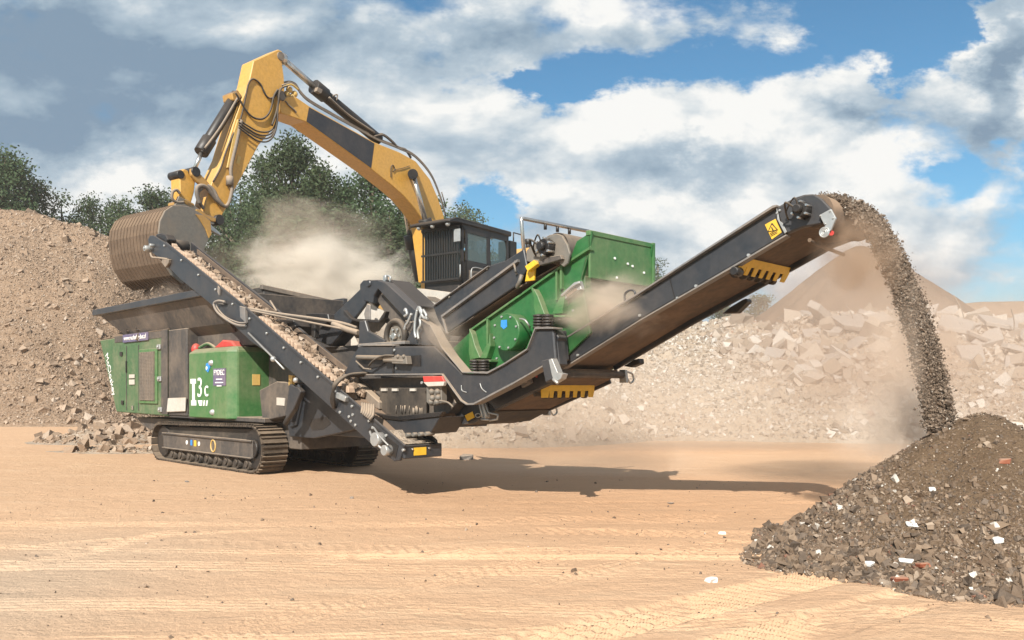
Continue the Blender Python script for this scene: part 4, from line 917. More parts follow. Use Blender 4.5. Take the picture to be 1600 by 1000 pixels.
# ---- green screen box
GW = .5
gp = [(703, 548), (735, 518), (765, 497), (875, 420), (920, 391), (917, 405), (908, 437), (914, 470), (922, 520), (880, 560), (835, 590), (780, 600), (722, 585)]
mb = MB(); mb.prism(M, gp, GW, GW+.05); sb = B(mb, 'screen_box', 'green', bev=.008)
q = [M.P(x, y, GW) for x, y in gp]
mb = MB(); mb.ext([p+M.C(1.27) for p in q], M.C(.05)); B(mb, 'far_side_plate', 'green', sb, .006)
gl = M.L(910, GW); mb = MB(); mb.box(M, gl-.05, gl, GW+.05, GW+1.27, M.P(910, 500, GW).z, M.P(910, 430, GW).z); B(mb, 'end_plate', 'green_dusty', sb, .006)
mb = MB(); mb.strip(M, [(722, 585), (780, 600), (835, 590), (900, 545)], GW+.06, GW+1.26, .04); mb.strip(M, [(735, 530), (910, 425)], GW+.06, GW+1.26, .04); B(mb, 'screen_deck', 'belt', sb, 0)
e = [M.P(x, y, GW-.05) for x, y in [(735, 517), (765, 496), (875, 419), (920, 390)]]
mb = MB()
for a, b in zip(e, e[1:]): mb.ext([a, b, b+Y3*.03, a+Y3*.03], M.C(.1))
for a, b in (((765, 497), (765, 560)), ((873, 421), (873, 470)), ((880, 416), (880, 452)), ((834, 448), (848, 492)), ((880, 490), (872, 492))):
    p0, p1 = M.P(*a, GW), M.P(*b, GW); mb.ext([p0-M.A(.015), p0+M.A(.015), p1+M.A(.015), p1-M.A(.015)], M.C(-.05))
B(mb, 'stiffener', 'green_pale', sb, .004)
for q in ([(733, 513), (737, 522), (742, 540), (750, 559), (734, 562), (732, 550)], [(750, 560), (757, 543), (763, 536), (765, 520), (766, 541), (760, 560)], [(834, 451), (840, 462), (846, 478), (851, 491), (836, 492), (834, 480)], [(862, 491), (870, 472), (880, 456), (882, 452), (881, 470), (878, 490)]):
    mb = MB(); mb.prism(M, q, GW-.10, GW-.0); B(mb, 'bracket', 'green_pale', sb, .006)
mb = MB()
for a in ((734, 562, 766), (836, 492, 882)):
    p0, p1 = M.P(a[0], a[1], GW-.15), M.P(a[2], a[1], GW-.15); mb.ext([p0, p1, p1-Y3*.03, p0-Y3*.03], M.C(.2))
B(mb, 'bracket_foot', 'green_pale', sb, .004)
for cx, cy in ((742, 573), (756, 573), (842, 503), (856, 503)):
    mb = MB(); c = M.P(cx, cy, GW-.18)
    for i in range(5): mb.tube([c+M.A(.065*math.cos(t))+M.C(.065*math.sin(t))+Y3*(.075-.037*i) for t in np.linspace(0, 6.28, 13)], .016, 6, smooth=False)
    mb.cyl(c-Y3*.1, c+Y3*.1, .02, 8); B(mb, 'coil_spring', 'black', sb, 0)
dc = M.P(790, 519, .28)
mb = MB(); mb.cyl(dc, dc+M.C(.3), .245, 40); vd = B(mb, 'vibrator_housing', 'green', sb, .008)
mb = MB()
for t in np.linspace(0, 6.28, 9)[:-1]: c = dc+M.A(.215*math.cos(t+.3))+Y3*.215*math.sin(t+.3); mb.cyl(c, c-M.C(.02), .014, 8)
B(mb, 'bolts', 'galvanised', vd, 0)
mb = MB(); c = dc+M.A(-.03)+Y3*.11; mb.ext([c+M.A(.055)+Y3*.05, c+M.A(.06)-Y3*.04, c-Y3*.07, c-M.A(.055)-Y3*.03, c-M.A(.05)+Y3*.05], M.C(-.006)); B(mb, 'sticker', 'blue', vd, 0, 'blue sticker')
mb = MB(); mb.tube([M.P(812, 498, .3), M.P(820, 500, .26), M.P(827, 509, .3), M.P(828, 513, .45)], .012, 6); mb.bolts(M, [(769, 538), (777, 560), (896, 485), (875, 498), (868, 512)], GW, .014, .02); B(mb, 'bolts', 'galvanised', sb, 0)
mb = MB(); mb.prism(M, [(875, 461), (897, 441), (905, 439), (908, 452), (900, 455), (882, 468)], .42, .49); mb.tube([M.P(878, 462, .4), M.P(896, 446, .38), M.P(907, 441, .4)], .02, 6); B(mb, 'door_latch', 'galvanised', sb, .004)
mb = MB(); mb.prism(M, [(884, 460), (898, 449), (901, 453), (886, 465)], .405, .42); B(mb, 'latch_slot', 'bucket_rust', sb, 0)
# rear bin at the top of the screen
bl = M.L(922, GW); bz1 = M.P(922, 361, GW).z; bz0 = M.P(922, 434, GW).z
mb = MB(); mb.box(M, bl-.03, bl, GW, 1.80, bz0, bz1); mb.box(M, bl-.06, bl+.012, GW-.012, 1.82, bz1-.05, bz1+.012); mb.box(M, bl-.06, bl+.02, 1.79, 1.84, bz0, bz1+.02)
bn = B(mb, 'discharge_bin', 'green_pale', sb, .005)
mb = MB(); mb.prism(M, [(888, 412), (894, 395), (901, 377), (925, 361), (921, 391)], GW, GW+.03); mb.ext([M.P(x, y, GW)+M.C(1.26) for x, y in [(888, 412), (894, 395), (901, 377), (925, 361), (921, 391)]], M.C(.03)); B(mb, 'bin_cheek', 'green', bn, .004)
mb = MB(); mb.ext([M.P(920, 391, GW), M.P(908, 437, GW), M.P(908, 437, GW)-M.A(.02), M.P(920, 391, GW)-M.A(.02)], M.C(1.3)); B(mb, 'bin_floor', 'green_dusty', bn, 0)
mb = MB()
for w, z in ((.68, .38), (.72, .62), (.95, .42), (1.05, .44), (1.3, .5), (1.55, .75), (.9, .9)): mb.cyl(M.Q(bl, GW-.2+w, bz1-z+.1), M.Q(bl+.015, GW-.2+w, bz1-z+.1), .016, 8)
B(mb, 'bolts', 'white', bn, 0)
# spray rail
mb = MB(); a, b, c = M.P(819, 409, .62), M.P(815, 341, .62), M.Q(M.L(815, .62)+.0, 2.0, M.P(815, 341, .62).z)
r0 = M.P(815, 341, .5); lr = M.L(815, .5)
b = M.Q(lr, .5, r0.z); top_end = M.Q(bl-.04, .72, bz1+.02)
c2 = M.P(920, 361.5, 1.6)
mb.tube([M.P(820, 412, .5), b-Y3*.05, b, b+(c2-b)*.03, c2], .026, 10, smooth=False); B(mb, 'spray_rail', 'chrome', bev=0)
mb = MB()
for t in (.34, .52, .70): p = b+(c2-b)*t; mb.cyl(p, p-Y3*.09, .022, 8); 
B(mb, 'spray_nozzles', 'black', bev=0)
# ---- upper dark feed conveyor above the screen
UW = .42
up = [(683, 472), (762, 416), (790, 407), (815, 391), (826, 408), (808, 446), (696, 521), (690, 492)]
up = [(676, 478), (762, 416), (790, 407), (818, 389), (824, 420), (807, 446), (697, 521), (684, 500)]
mb = MB(); mb.prism(M, up, UW, UW+.05); uc = B(mb, 'feed_conveyor', 'slate', bev=.01)
mb = MB(); mb.ext([M.P(x, y, UW)+M.C(1.15) for x, y in up], M.C(.05)); B(mb, 'far_side_plate', 'slate', uc, .01)
mb = MB(); e = [M.P(x, y, UW-.05) for x, y in [(690, 492), (808, 405)]]; mb.ext([e[0], e[1], e[1]-Y3*.035, e[0]-Y3*.035], M.C(.06)); e = [M.P(x, y, UW-.03) for x, y in [(689, 492), (697, 521)]]; mb.ext([e[0]-M.A(.01), e[1]-M.A(.01), e[1]+M.A(.015), e[0]+M.A(.015)], M.C(.04))
e = [M.P(x, y, UW-.04) for x, y in [(676, 477), (762, 415)]]; mb.ext([e[0], e[1], e[1]-Y3*.015, e[0]-Y3*.015], M.C(.09)); B(mb, 'flange', 'slate_edge', uc, .003)
mb = MB(); mb.strip(M, [(700, 522), (808, 449), (875, 412)], UW+.06, UW+1.14, .02); mb.strip(M, [(690, 488), (800, 412), (850, 378)], UW+.06, UW+1.14, .02); B(mb, 'belt', 'belt', uc, 0)
hpp = [(822, 392), (829, 384), (846, 374), (858, 367), (870, 365), (878, 368), (886, 382), (890, 396), (886, 412), (880, 417), (874, 412), (877, 400), (850, 404), (836, 412), (822, 408)]
mb = MB(); mb.prism(M, hpp, UW-.04, UW+.0); mb.ext([M.P(x, y, UW)+M.C(1.15) for x, y in hpp], M.C(.04)); hp_ = B(mb, 'head_plate', 'bucket_steel', uc, .008)
hc_ = M.P(868, 388, UW); mb = MB(); mb.cyl(hc_+M.C(.02), hc_+M.C(1.14), .2, 32); B(mb, 'head_drum', 'rubber', uc, 0)
def motor(c, r, name, par):
    mb = MB(); mb.cyl(c-M.C(.13), c, r, 24); mb.cyl(c-M.C(.2), c-M.C(.13), r*.55, 16); m_ = B(mb, name, 'black', par, .008)
    mb = MB()
    for t in np.linspace(0, 6.28, 7)[:-1]: q = c-M.C(.14)+M.A(r*1.05*math.cos(t+.4))+Y3*r*1.05*math.sin(t+.4); mb.cyl(q, q+M.C(.12), r*.16, 8)
    B(mb, 'bolts', 'chrome', m_, 0)
    mb = MB(); mb.tube([c-M.C(.15)-M.A(r*.3), c-M.C(.22)-M.A(r*1.3)+Y3*r*.9, c-M.C(.1)-M.A(r*2.0)-Y3*r*.1, c-M.C(.02)-M.A(r*2.2)-Y3*r*.8], r*.13, 6); mb.tube([c-M.C(.15)+Y3*r*.2, c-M.C(.2)+Y3*r*1.4-M.A(r*.2), c-M.C(.1)-M.A(r*1.9)+Y3*r*.3, c-M.C(.02)-M.A(r*2.4)-Y3*r*.3], r*.10, 6)
    B(mb, 'hose', 'rubber', m_, 0)
motor(M.P(859, 387, UW-.04), .10, 'drive_motor', hp_)
mb = MB(); mb.prism(M, [(840, 409), (852, 402), (875, 398), (878, 405), (858, 411), (843, 415)], UW-.10, UW-.04); B(mb, 'guard_plate', 'slate_dusty', hp_, .008)
mb = MB(); mb.prism(M, [(820, 416), (834, 406), (840, 412), (824, 424)], UW-.1, UW-.02); mb.ext([M.P(823, 424, UW), M.P(836, 416, UW), M.P(834, 438, UW), M.P(820, 440, UW)], M.C(.03)); B(mb, 'nip_guard', 'safety_yellow', uc, .004)
mb = MB(); mb.tube([M.P(815, 430, UW-.06), M.P(812, 440, UW-.08), M.P(808, 449, UW-.04)], .03, 6); mb.tube([M.P(803, 412, UW-.04), M.P(806, 425, UW-.06)], .015, 6); mb.bolts(M, [(806, 409), (808, 428), (718, 448), (741, 433), (703, 464), (762, 420)], UW, .016, .02); B(mb, 'tensioner', 'bucket_steel', uc, 0)
# ---- main discharge conveyor
DW = .55; DX = 1.15
dp = [(866, 541), (1000, 459), (1207, 326), (1213, 324), (1240, 309), (1256, 304), (1271, 303), (1283, 310), (1299, 327), (1287, 335), (1282, 350), (1255, 355), (1228, 366), (1142, 417), (1000, 499), (875, 577)]
mb = MB(); mb.prism(M, dp, DW, DW+.05); dcv = B(mb, 'discharge_conveyor', 'slate', bev=.012)
mb = MB(); mb.ext([M.P(x, y, DW)+M.C(DX-.05) for x, y in dp], M.C(.05)); B(mb, 'far_side_plate', 'slate', dcv, .012)
e = [M.P(x, y, DW-.06) for x, y in [(866, 540), (1000, 458), (1207, 325), (1213, 323)]]
mb = MB()
for a, b in zip(e, e[1:]): mb.ext([a, b, b+Y3*.022, a+Y3*.022], M.C(.1))
e = [M.P(x, y, DW-.03) for x, y in [(875, 577), (1000, 499), (1142, 417), (1228, 366)]]
for a, b in zip(e, e[1:]): mb.ext([a, b, b-Y3*.018, a-Y3*.018], M.C(.1))
B(mb, 'flange', 'slate_edge', dcv, .003)
mb = MB(); mb.strip(M, [(880, 567), (1000, 490), (1142, 408), (1228, 357), (1268, 349)], DW+.06, DW+DX-.06, .02); rb = B(mb, 'return_belt', 'belt', dcv, 0)
mb = MB(); mb.strip(M, [(880, 540), (1000, 466), (1207, 333), (1262, 306)], DW+.06, DW+DX-.06, .02); B(mb, 'carrying_belt', 'belt', dcv, 0)
hc2 = M.P(1272, 329, DW); mb = MB(); mb.cyl(hc2+M.C(.06), hc2+M.C(DX-.06), .165, 32); B(mb, 'head_drum', 'belt', dcv, 0)
mb = MB(); mb.prism(M, [(1213, 325), (1257, 305), (1271, 304), (1283, 311), (1298, 327), (1285, 336), (1282, 349), (1255, 354), (1230, 364), (1222, 352)], DW-.025, DW); hp2 = B(mb, 'head_plate', 'slate', dcv, .008)
motor(M.P(1258, 330, DW-.025), .075, 'drive_motor', hp2)
mb = MB(); mb.prism(M, [(1213, 324), (1216, 335), (1218, 345), (1222, 348), (1229, 362), (1226, 365), (1219, 352), (1214, 342)], DW-.035, DW-.022); mb.bolts(M, [(1219, 329), (1215, 333)], DW-.025, .012, .02); B(mb, 'joint_strap', 'galvanised', hp2, .002)
mb = MB(); mb.prism(M, [(1280, 336), (1298, 326), (1306, 341), (1298, 360), (1292, 364), (1288, 352)], DW-.06, DW-.03); mb.bolts(M, [(1282, 337), (1297, 330), (1302, 341), (1293, 357), (1290, 350)], DW-.06, .009, .012); B(mb, 'scraper_mount', 'galvanised', dcv, .004)
mb = MB(); c = M.P(1288, 363, DW-.06)
for r in (.045, .03, .016): mb.tube([c+M.A(r*math.cos(t))+Y3*r*1.0*math.sin(t) for t in np.linspace(0, 6.28, 17)], .009, 6)
mb.cyl(c, c+M.C(.1), .02, 10); B(mb, 'scraper_spring', 'galvanised', dcv, 0)
mb = MB(); mb.cyl(M.P(1299, 364, DW-.03), M.P(1299, 364, DW+.05), .025, 10); B(mb, 'red_knob', 'red', dcv, 0)
mb = MB(); c = M.P(1268, 371, DW); mb.tube([M.P(1265, 375, DW), M.P(1272, 380, DW+.2), M.P(1318, 398, DW+DX)], .02, 8); B(mb, 'scraper_bar', 'bucket_rust', dcv, 0)
ws = [(1195, 351), (1211.5, 342), (1221, 363), (1206, 374)]
mb = MB(); mb.prism(M, ws, DW-.008, DW); wsn = B(mb, 'warning_sign', 'safety_yellow', dcv, 0)
mb = MB(); a, b, c = M.P(1206, 349, DW-.012), M.P(1215, 359, DW-.012), M.P(1200, 362, DW-.012); mb.tube([a, b, c, a], .006, 4, smooth=False)
mb.tube([M.P(1205.5, 355, DW-.012), M.P(1208, 359.5, DW-.012)], .006, 4)
for i in range(3): mb.tube([M.P(1203+.8*i, 365+2*i, DW-.012), M.P(1213+.8*i, 359.5+2*i, DW-.012)], .003, 4)
B(mb, 'warning_symbol', 'black', wsn, 0)
mb = MB(); x0 = M.P(1046, 430, DW-.0); mb.ext([M.P(1045, 432, DW-.003), M.P(1046, 431.5, DW-.003), M.P(1055, 466, DW-.003), M.P(1054, 466.5, DW-.003)], M.C(-.004)); B(mb, 'seam', 'black', dcv, 0)
mb = MB(); mb.bolts(M, [(1001, 493), (1060, 466), (904, 555), (1089, 447), (1171, 399)], DW, .016, .03); B(mb, 'bolt', 'galvanised', dcv, 0)
mb = MB(); c = M.P(984, 463, DW+.02); mb.tube([c-M.A(.07)-Y3*.08, c-M.A(.07)+Y3*.03, c+Y3*.07, c+M.A(.07)+Y3*.05, c+M.A(.08)-Y3*.02], .014, 6); B(mb, 'lifting_eye', 'slate', dcv, 0)
# yellow comb guards across the belt
def comb(px, py, w0, w1, lean, h, par, n=6, open_=True):
    l, z = M.LZ(px, py, w0); mb = MB(); ax = Vector((M.a[0], M.a[1], 0))
    def q(w, d): return M.Q(l-lean*d, w, z-d)
    mb.ext([q(w0, 0), q(w1, 0), q(w1, h*.48), q(w0, h*.48)], M.A(.012))
    st = (w1-w0-.12)/n
    for i in range(n+1):
        a = w0+.0+i*st if i else w0; b = a+st*.55 if i < n else w1
        if i == 0: b = w0+.12+st*.2
        mb.ext([q(a, h*.48), q(b, h*.48), q(b-.01, h), q(a+.01, h)], M.A(.012))
    g_ = B(mb, 'comb_guard', 'safety_yellow', par, .003)
    mb = MB()
    for i in range(n):
        a = w0+.15+i*st+st*.3; mb.cyl(M.Q(l-lean*h-.12, a, z-h*.8), M.Q(l-lean*h-.12, a+.06, z-h*.8), .05, 12)
    mb.cyl(M.Q(l-lean*h-.12, w0+.02, z-h*.75), M.Q(l-lean*h-.12, w1-.05, z-h*.75), .03, 10); B(mb, 'return_roller', 'rubber', g_, 0)
comb(1160, 402, DW+.03, DW+DX-.02, .55, .16, dcv); 
mb = MB(); mb.cyl(M.P(1149, 424, DW)-M.C(.04), M.P(1149, 424, DW)+M.C(.1), .05, 12); B(mb, 'roller_mount', 'black', dcv, .01)
mb = MB(); mb.prism(M, [(1128, 490), (1140, 480), (1160, 468), (1166, 466), (1168, 471), (1150, 489)], DW+DX, DW+DX+.12); B(mb, 'idler_bracket', 'black', dcv, .01)
mb = MB(); mb.prism(M, [(974, 572), (990, 562), (998, 560), (999, 568), (985, 574)], DW+DX, DW+DX+.12); B(mb, 'idler_bracket', 'black', dcv, .01)
# lower section of the discharge conveyor under the screen
lp = [(690, 600), (760, 606), (850, 562), (866, 598), (772, 643), (723, 664), (714, 656)]
mb = MB(); mb.prism(M, lp, DW, DW+.05); ls = B(mb, 'conveyor_tail', 'slate', dcv, .012)
mb = MB(); mb.ext([M.P(x, y, DW)+M.C(DX) for x, y in lp], M.C(.05)); B(mb, 'far_side_plate', 'slate', ls, .01)
mb = MB(); mb.strip(M, [(724, 662), (772, 641), (872, 590), (884, 576)], DW+.06, DW+DX-.02, .02); B(mb, 'tail_belt', 'belt', ls, 0)
mb = MB(); mb.prism(M, [(756, 622), (850, 568), (861, 598), (774, 640)], DW-.10, DW-.0); B(mb, 'inner_frame', 'slate', ls, .01)
mb = MB(); mb.prism(M, [(798, 604), (811, 598), (813, 604), (800, 611)], DW-.112, DW-.1); B(mb, 'slot', 'black', ls, 0)
mb = MB(); mb.prism(M, [(811, 594), (826, 588), (829, 598), (815, 606)], DW-.16, DW-.1); cb = B(mb, 'control_box', 'slate_edge', ls, .006)
mb = MB(); mb.prism(M, [(815, 592), (822, 589), (823.5, 597), (817, 599)], DW-.166, DW-.16); B(mb, 'label_plate', 'cream_panel', cb, 0)
mb = MB(); mb.tube([M.P(826, 590, DW-.1), M.P(832, 586, DW-.12), M.P(840, 588, DW-.1)], .018, 6); B(mb, 'cable', 'red', ls, 0)
comb(846, 601, DW-.02, DW+DX-.1, .1, .17, ls)
mb = MB(); mb.cyl(M.P(878, 584, DW)-M.C(.02), M.P(878, 584, DW)+M.C(DX+.1), .05, 16); mb.cyl(M.P(757, 640, DW)+M.C(.02), M.P(757, 641, DW)+M.C(DX+.1), .085, 16); cm = B(mb, 'cross_tube', 'slate_dusty', ls, 0)
for px, py in ((878, 585), (757, 641)):
    c = M.P(px, py, DW)+M.C(DX+.1); mb = MB(); mb.ext([c-M.A(.05)-Y3*.1, c+M.A(.07)-Y3*.1, c+M.A(.05)+Y3*.08, c-M.A(.05)+Y3*.08], M.C(.05))
    mb.tube([c+M.C(.06)+M.A(.02)+Y3*.05, c+M.C(.22)+Y3*.03, c+M.C(.26)-Y3*.06, c+M.C(.18)-Y3*.1, c+M.C(.1)-Y3*.02], .014, 6); B(mb, 'towing_loop', 'galvanised', cm, .003)
c = M.P(750, 622, DW-.05); mb = MB()
for a in ([(748, 625), (754, 652)], [(754, 625), (760, 652)], [(758, 628), (764, 645), (778, 648), (777, 655), (765, 657)], [(752, 655), (764, 656)]): mb.tube([M.P(x, y, DW-.06) for x, y in a], .016, 6, smooth=False)
mb.prism(M, [(749, 625), (757, 624), (762, 652), (753, 655)], DW-.05, DW); mb.tube([M.P(750+4*math.cos(t)-3, 649+3*math.sin(t), DW-.03) for t in np.linspace(0, 6.28, 12)], .008, 5); B(mb, 'folding_hinge', 'galvanised', ls, .003)
mb = MB(); mb.prism(M, [(726, 649), (738, 643), (741.5, 652), (730, 658)], DW-.008, DW); B(mb, 'sticker', 'safety_yellow', ls, 0, 'yellow sticker')
mb = MB(); mb.ext([M.P(722, 663, DW), M.P(740, 661, DW), M.P(772, 643, DW), M.P(760, 650, DW)], M.C(DX)); B(mb, 'tail_pan', 'slate_dusty', ls, .004)
mb = MB(); c = M.Q(M.L(968, DW), DW+DX+.02, M.P(905, 577, DW).z); mb.tube([M.P(705, 650, .5), M.P(706, 660, .5), M.P(711, 661, .5), M.P(712, 652, .5)], .012, 6); B(mb, 'chain', 'galvanised', ls, 0)
# ================================================================ excavator
EX = thing('excavator', 'large yellow crawler excavator with black cab tipping its bucket into the crusher hopper', 'excavator', E.Q(10.2, .3, 3.3))
def X(mb, name, mat, parent=EX, bev=.012, label=None): return mb.build(name, mat, parent, bev, label)
stick = [(435, 77), (441, 80), (443, 88), (441, 98), (444, 120), (445, 140), (440, 168), (431, 195), (416, 214), (405, 226), (366, 298), (353, 326), (341, 347), (331, 340), (318, 332), (324, 310), (330, 287), (349, 247), (364, 196), (376, 160), (388, 132), (396, 95)]
mb = MB(); mb.prism(E, stick, 0, .48); sk = X(mb, 'stick', 'yellow', bev=.02)
mb = MB(); mb.prism(E, [(366, 205), (372, 186), (378, 188), (374, 208), (368, 240), (362, 262), (355, 262), (360, 236)], -.05, 0); mb.prism(E, [(372, 242), (377, 245), (374, 258), (369, 255)], -.012, 0); X(mb, 'cable_channel', 'orange_tag', sk, .01)
mb = MB(); mb.tube([E.P(377, 188, -.06), E.P(370, 222, -.06), E.P(361, 262, -.08), E.P(362, 285, -.1), E.P(362, 300, -.12), E.P(357, 318, -.14), E.P(350, 322, -.14), E.P(341, 312, -.14), E.P(334, 298, -.1), E.P(325, 290, -.05), E.P(316, 291, 0)], .045, 8); mb.cyl(E.P(359, 276, -.08), E.P(359, 290, -.1), .09, 12); X(mb, 'hydraulic_pipe', 'dirty_pipe', sk, 0)
mb = MB(); mb.tube([E.P(x, y, -.03) for x, y in [(333, 284), (345, 262), (352, 240), (362, 215), (376, 185), (384, 150), (388, 132), (393, 124), (400, 125), (408, 133), (413, 145), (420, 153), (427, 152), (434, 144), (438, 138)]], .022, 6)
mb.tube([E.P(x, y, -.05) for x, y in [(368, 145), (376, 158), (384, 172), (395, 183), (408, 186), (418, 180), (424, 168), (428, 150), (434, 140)]], .026, 6)
for k_ in range(4): mb.tube([E.P(x, y, -.06-.03*k_) for x, y in [(373, 187+4*k_), (388, 197+4.5*k_), (403, 205+5*k_), (418, 206+5*k_), (428, 199+4*k_), (433, 183+3*k_), (435, 160), (436+k_*.6, 143), (441, 137), (450, 134)]], .022, 6)
X(mb, 'hydraulic_hoses', 'rubber', sk, 0)
mb = MB(); p = E.P(436, 97, 0); mb.cyl(E.P(438, 88, 0)-E.C(.04), E.P(438, 88, 0)+E.C(.52), .11, 16); mb.cyl(E.P(438, 150, 0)-E.C(.08), E.P(438, 150, 0)+E.C(.55), .12, 16); X(mb, 'pin', 'dirty_pipe', sk, 0)
boom = [(437, 165), (441, 156), (450, 150), (462, 151), (484, 166), (585, 222), (625, 238), (650, 252), (672, 280), (684, 308), (693, 335), (699, 365), (700, 440), (676, 440), (670, 393), (664, 348), (650, 328), (633, 308), (615, 292), (580, 264), (477, 190), (452, 181), (439, 177)]
mb = MB(); mb.prism(E, boom, 0, .62); bo = X(mb, 'boom', 'yellow', bev=.02)
mb = MB(); mb.prism(E, [(483, 167.5), (585, 224), (580, 262.5), (479, 189.5)], -.008, .004); X(mb, 'black_panel', 'decal_black', bo, 0)
mb = MB()
for off in (0, .10, .2): mb.tube([E.P(x, y, off)+Y3*(.06+off*.3) for x, y in [(440, 137), (452, 134), (462, 138), (470, 150), (484, 163), (520, 184), (560, 206), (590, 222), (620, 234), (648, 248), (672, 275), (686, 306), (696, 340)]], .022, 6)
mb.tube([E.P(x, y, -.03) for x, y in [(446, 158), (452, 165), (460, 172), (463, 176)]], .022, 6)
X(mb, 'boom_pipes', 'dirty_pipe', bo, 0)
mb = MB()
for off in (.1, .25, .4): mb.tube([E.P(x, y-off*6, off) for x, y in [(585, 214), (598, 212), (612, 222), (622, 232), (634, 236), (642, 248)]], .03, 6)
mb.tube([E.P(437, 150, -.05), E.P(432, 175, -.1), E.P(425, 196, -.12)], .03, 6); X(mb, 'hydraulic_hoses', 'rubber', bo, 0)
mb = MB()
for x, y in ((452, 140), (460, 147), (448, 147), (456, 152)): mb.ball(E.P(x, y, .1), .09, n=6)
mb.tube([E.P(442, 136, 0), E.P(455, 132, 0), E.P(466, 140, 0)], .03, 6); X(mb, 'pipe_clamps', 'orange_tag', bo, 0)
mb = MB(); mb.tube([E.P(x, y, -.02) for x, y in [(611, 277), (611, 262), (614, 258), (617, 264), (614, 268)]], .014, 5); mb.tube([E.P(616, 265, -.02), E.P(628, 263, -.02), E.P(640, 259, -.02)], .01, 5); X(mb, 'hook', 'rubber', bo, 0)
mb = MB(); mb.tube([E.P(690, 300, -.03), E.P(697, 325, -.03)], .02, 6); mb.cyl(E.P(438, 150, .0), E.P(438, 150, .62), .14, 16); X(mb, 'boom_pin', 'rubber', bo, 0)
# cylinders
def ram(name, a, b, c, w, r, rr, mat='black'):
    mb = MB(); mb.cyl(E.P(*b, w), E.P(*c, w), r, 18); d = (E.P(*c, w)-E.P(*b, w)).normalized(); mb.cyl(E.P(*b, w)-d*.1, E.P(*b, w)+d*.35, r*1.25, 18); o = X(mb, name, mat, bev=.008)
    mb = MB(); mb.cyl(E.P(*a, w), E.P(*b, w), rr, 14); mb.ball(E.P(*a, w), rr*1.8, n=8); X(mb, 'rod', 'chrome', o, 0); return o
o = ram('stick_cylinder', (441, 92), (494, 138), (592, 219), .3, .17, .09)
mb = MB(); mb.tube([E.P(514, 152, .1), E.P(545, 180, .1), E.P(585, 207, .1)], .03, 6); mb.prism(E, [(497, 136), (504, 140), (502, 146), (495, 142)], -.0, .12); mb.tube([E.P(520, 150, .1), E.P(527, 148, .1), E.P(526, 157, .1)], .02, 5); X(mb, 'cylinder_pipe', 'dirty_pipe', o, 0)
o = ram('bucket_cylinder', (303, 266), (317, 234), (370, 148), .2, .14, .05)
mb = MB(); mb.tube([E.P(372, 152, .0), E.P(345, 198, .0), E.P(320, 232, .0)], .03, 6); X(mb, 'cylinder_pipe', 'dirty_pipe', o, 0)
mb = MB(); mb.prism(E, [(362, 145), (372, 140), (378, 150), (372, 160), (364, 156)], .02, .42); X(mb, 'cylinder_bracket', 'yellow_worn', sk, .02)
o = ram('boom_cylinder', (645, 272), (665, 347), (689, 436), -.28, .17, .085)
mb = MB(); mb.cyl(E.P(645, 272, -.4), E.P(645, 272, .9), .16, 18); X(mb, 'boom_cylinder_pin', 'black', o, .01)
o = ram('boom_cylinder', (628, 300), (641, 372), (656, 438), .95, .17, .085)
# bucket linkage
mb = MB(); mb.prism(E, [(280, 268), (288, 263), (297, 268), (306, 282), (304, 300), (298, 322), (284, 318), (281, 300)], .05, .42); X(mb, 'bucket_link', 'yellow', bev=.03)
mb = MB(); mb.prism(E, [(299, 263), (306, 262), (312, 270), (328, 287), (323, 296), (308, 284), (299, 273)], -.08, .02); mb.prism(E, [(299, 263), (306, 262), (312, 270), (328, 287), (323, 296), (308, 284), (299, 273)], .46, .56); X(mb, 'guide_link', 'yellow_worn', bev=.02)
mb = MB(); c = E.P(284, 272, 0); mb.cyl(c+E.C(.03), c+E.C(.44), .10, 18); c = E.P(303, 269, 0); mb.cyl(c-E.C(.1), c+E.C(.58), .12, 18); c = E.P(340, 344, 0); mb.cyl(c-E.C(.1), c+E.C(.58), .13, 18); X(mb, 'link_pins', 'black', bev=.01)
mb = MB()
for w in (-.08, .02): mb.tube([E.P(x, y, w) for x, y in [(287, 316), (276, 316), (269, 310), (270, 300), (276, 297), (281, 302)]], .035, 8)
mb.tube([E.P(x, y, -.1) for x, y in [(312, 318), (308, 305), (308, 294), (315, 290), (324, 294), (332, 304), (340, 314), (348, 321)]], .05, 8); mb.tube([E.P(x, y, -.05) for x, y in [(318, 326), (310, 312), (310, 300), (316, 294)]], .04, 8)
X(mb, 'hose_guard', 'dirty_pipe', bev=0)
mb = MB(); mb.prism(E, [(285, 312), (291, 311), (305, 319), (303, 325), (297, 325), (285, 318)], -.1, .5); mb.prism(E, [(306, 326), (312, 326), (324, 335), (338, 340), (338, 347), (330, 346), (318, 338), (307, 331)], -.12, .5); X(mb, 'quick_coupler', 'yellow_worn', bev=.02)
# bucket
BW0, BW1 = -.5, 1.55
prof = [(328, 343), (310, 331), (296, 323), (284, 321), (270, 321), (258, 329), (250, 345), (248, 362), (250, 386), (256, 410), (268, 430), (286, 444)]
pts = [E.P(x, y, BW0) for x, y in prof]; cen = sum(pts, Vector())/len(pts)
mb = MB(); inn = [p+(cen-p).normalized()*.06 for p in pts]
for i in range(len(pts)-1): mb.ext([pts[i], pts[i+1], inn[i+1], inn[i]], E.C(BW1-BW0))
bk_ = X(mb, 'bucket', 'bucket_rust', bev=0, label='large rusty digging bucket with ribbed back')
mb = MB(); mb.prism(E, prof+[(318, 392), (330, 366)], BW0-.05, BW0); X(mb, 'side_plate', 'bucket_steel', bk_, .01)
mb = MB(); mb.ext([E.P(x, y, BW0)+E.C(BW1-BW0) for x, y in prof+[(318, 392), (330, 366)]], E.C(.05)); X(mb, 'side_plate', 'bucket_rust', bk_, .01)
mb = MB()
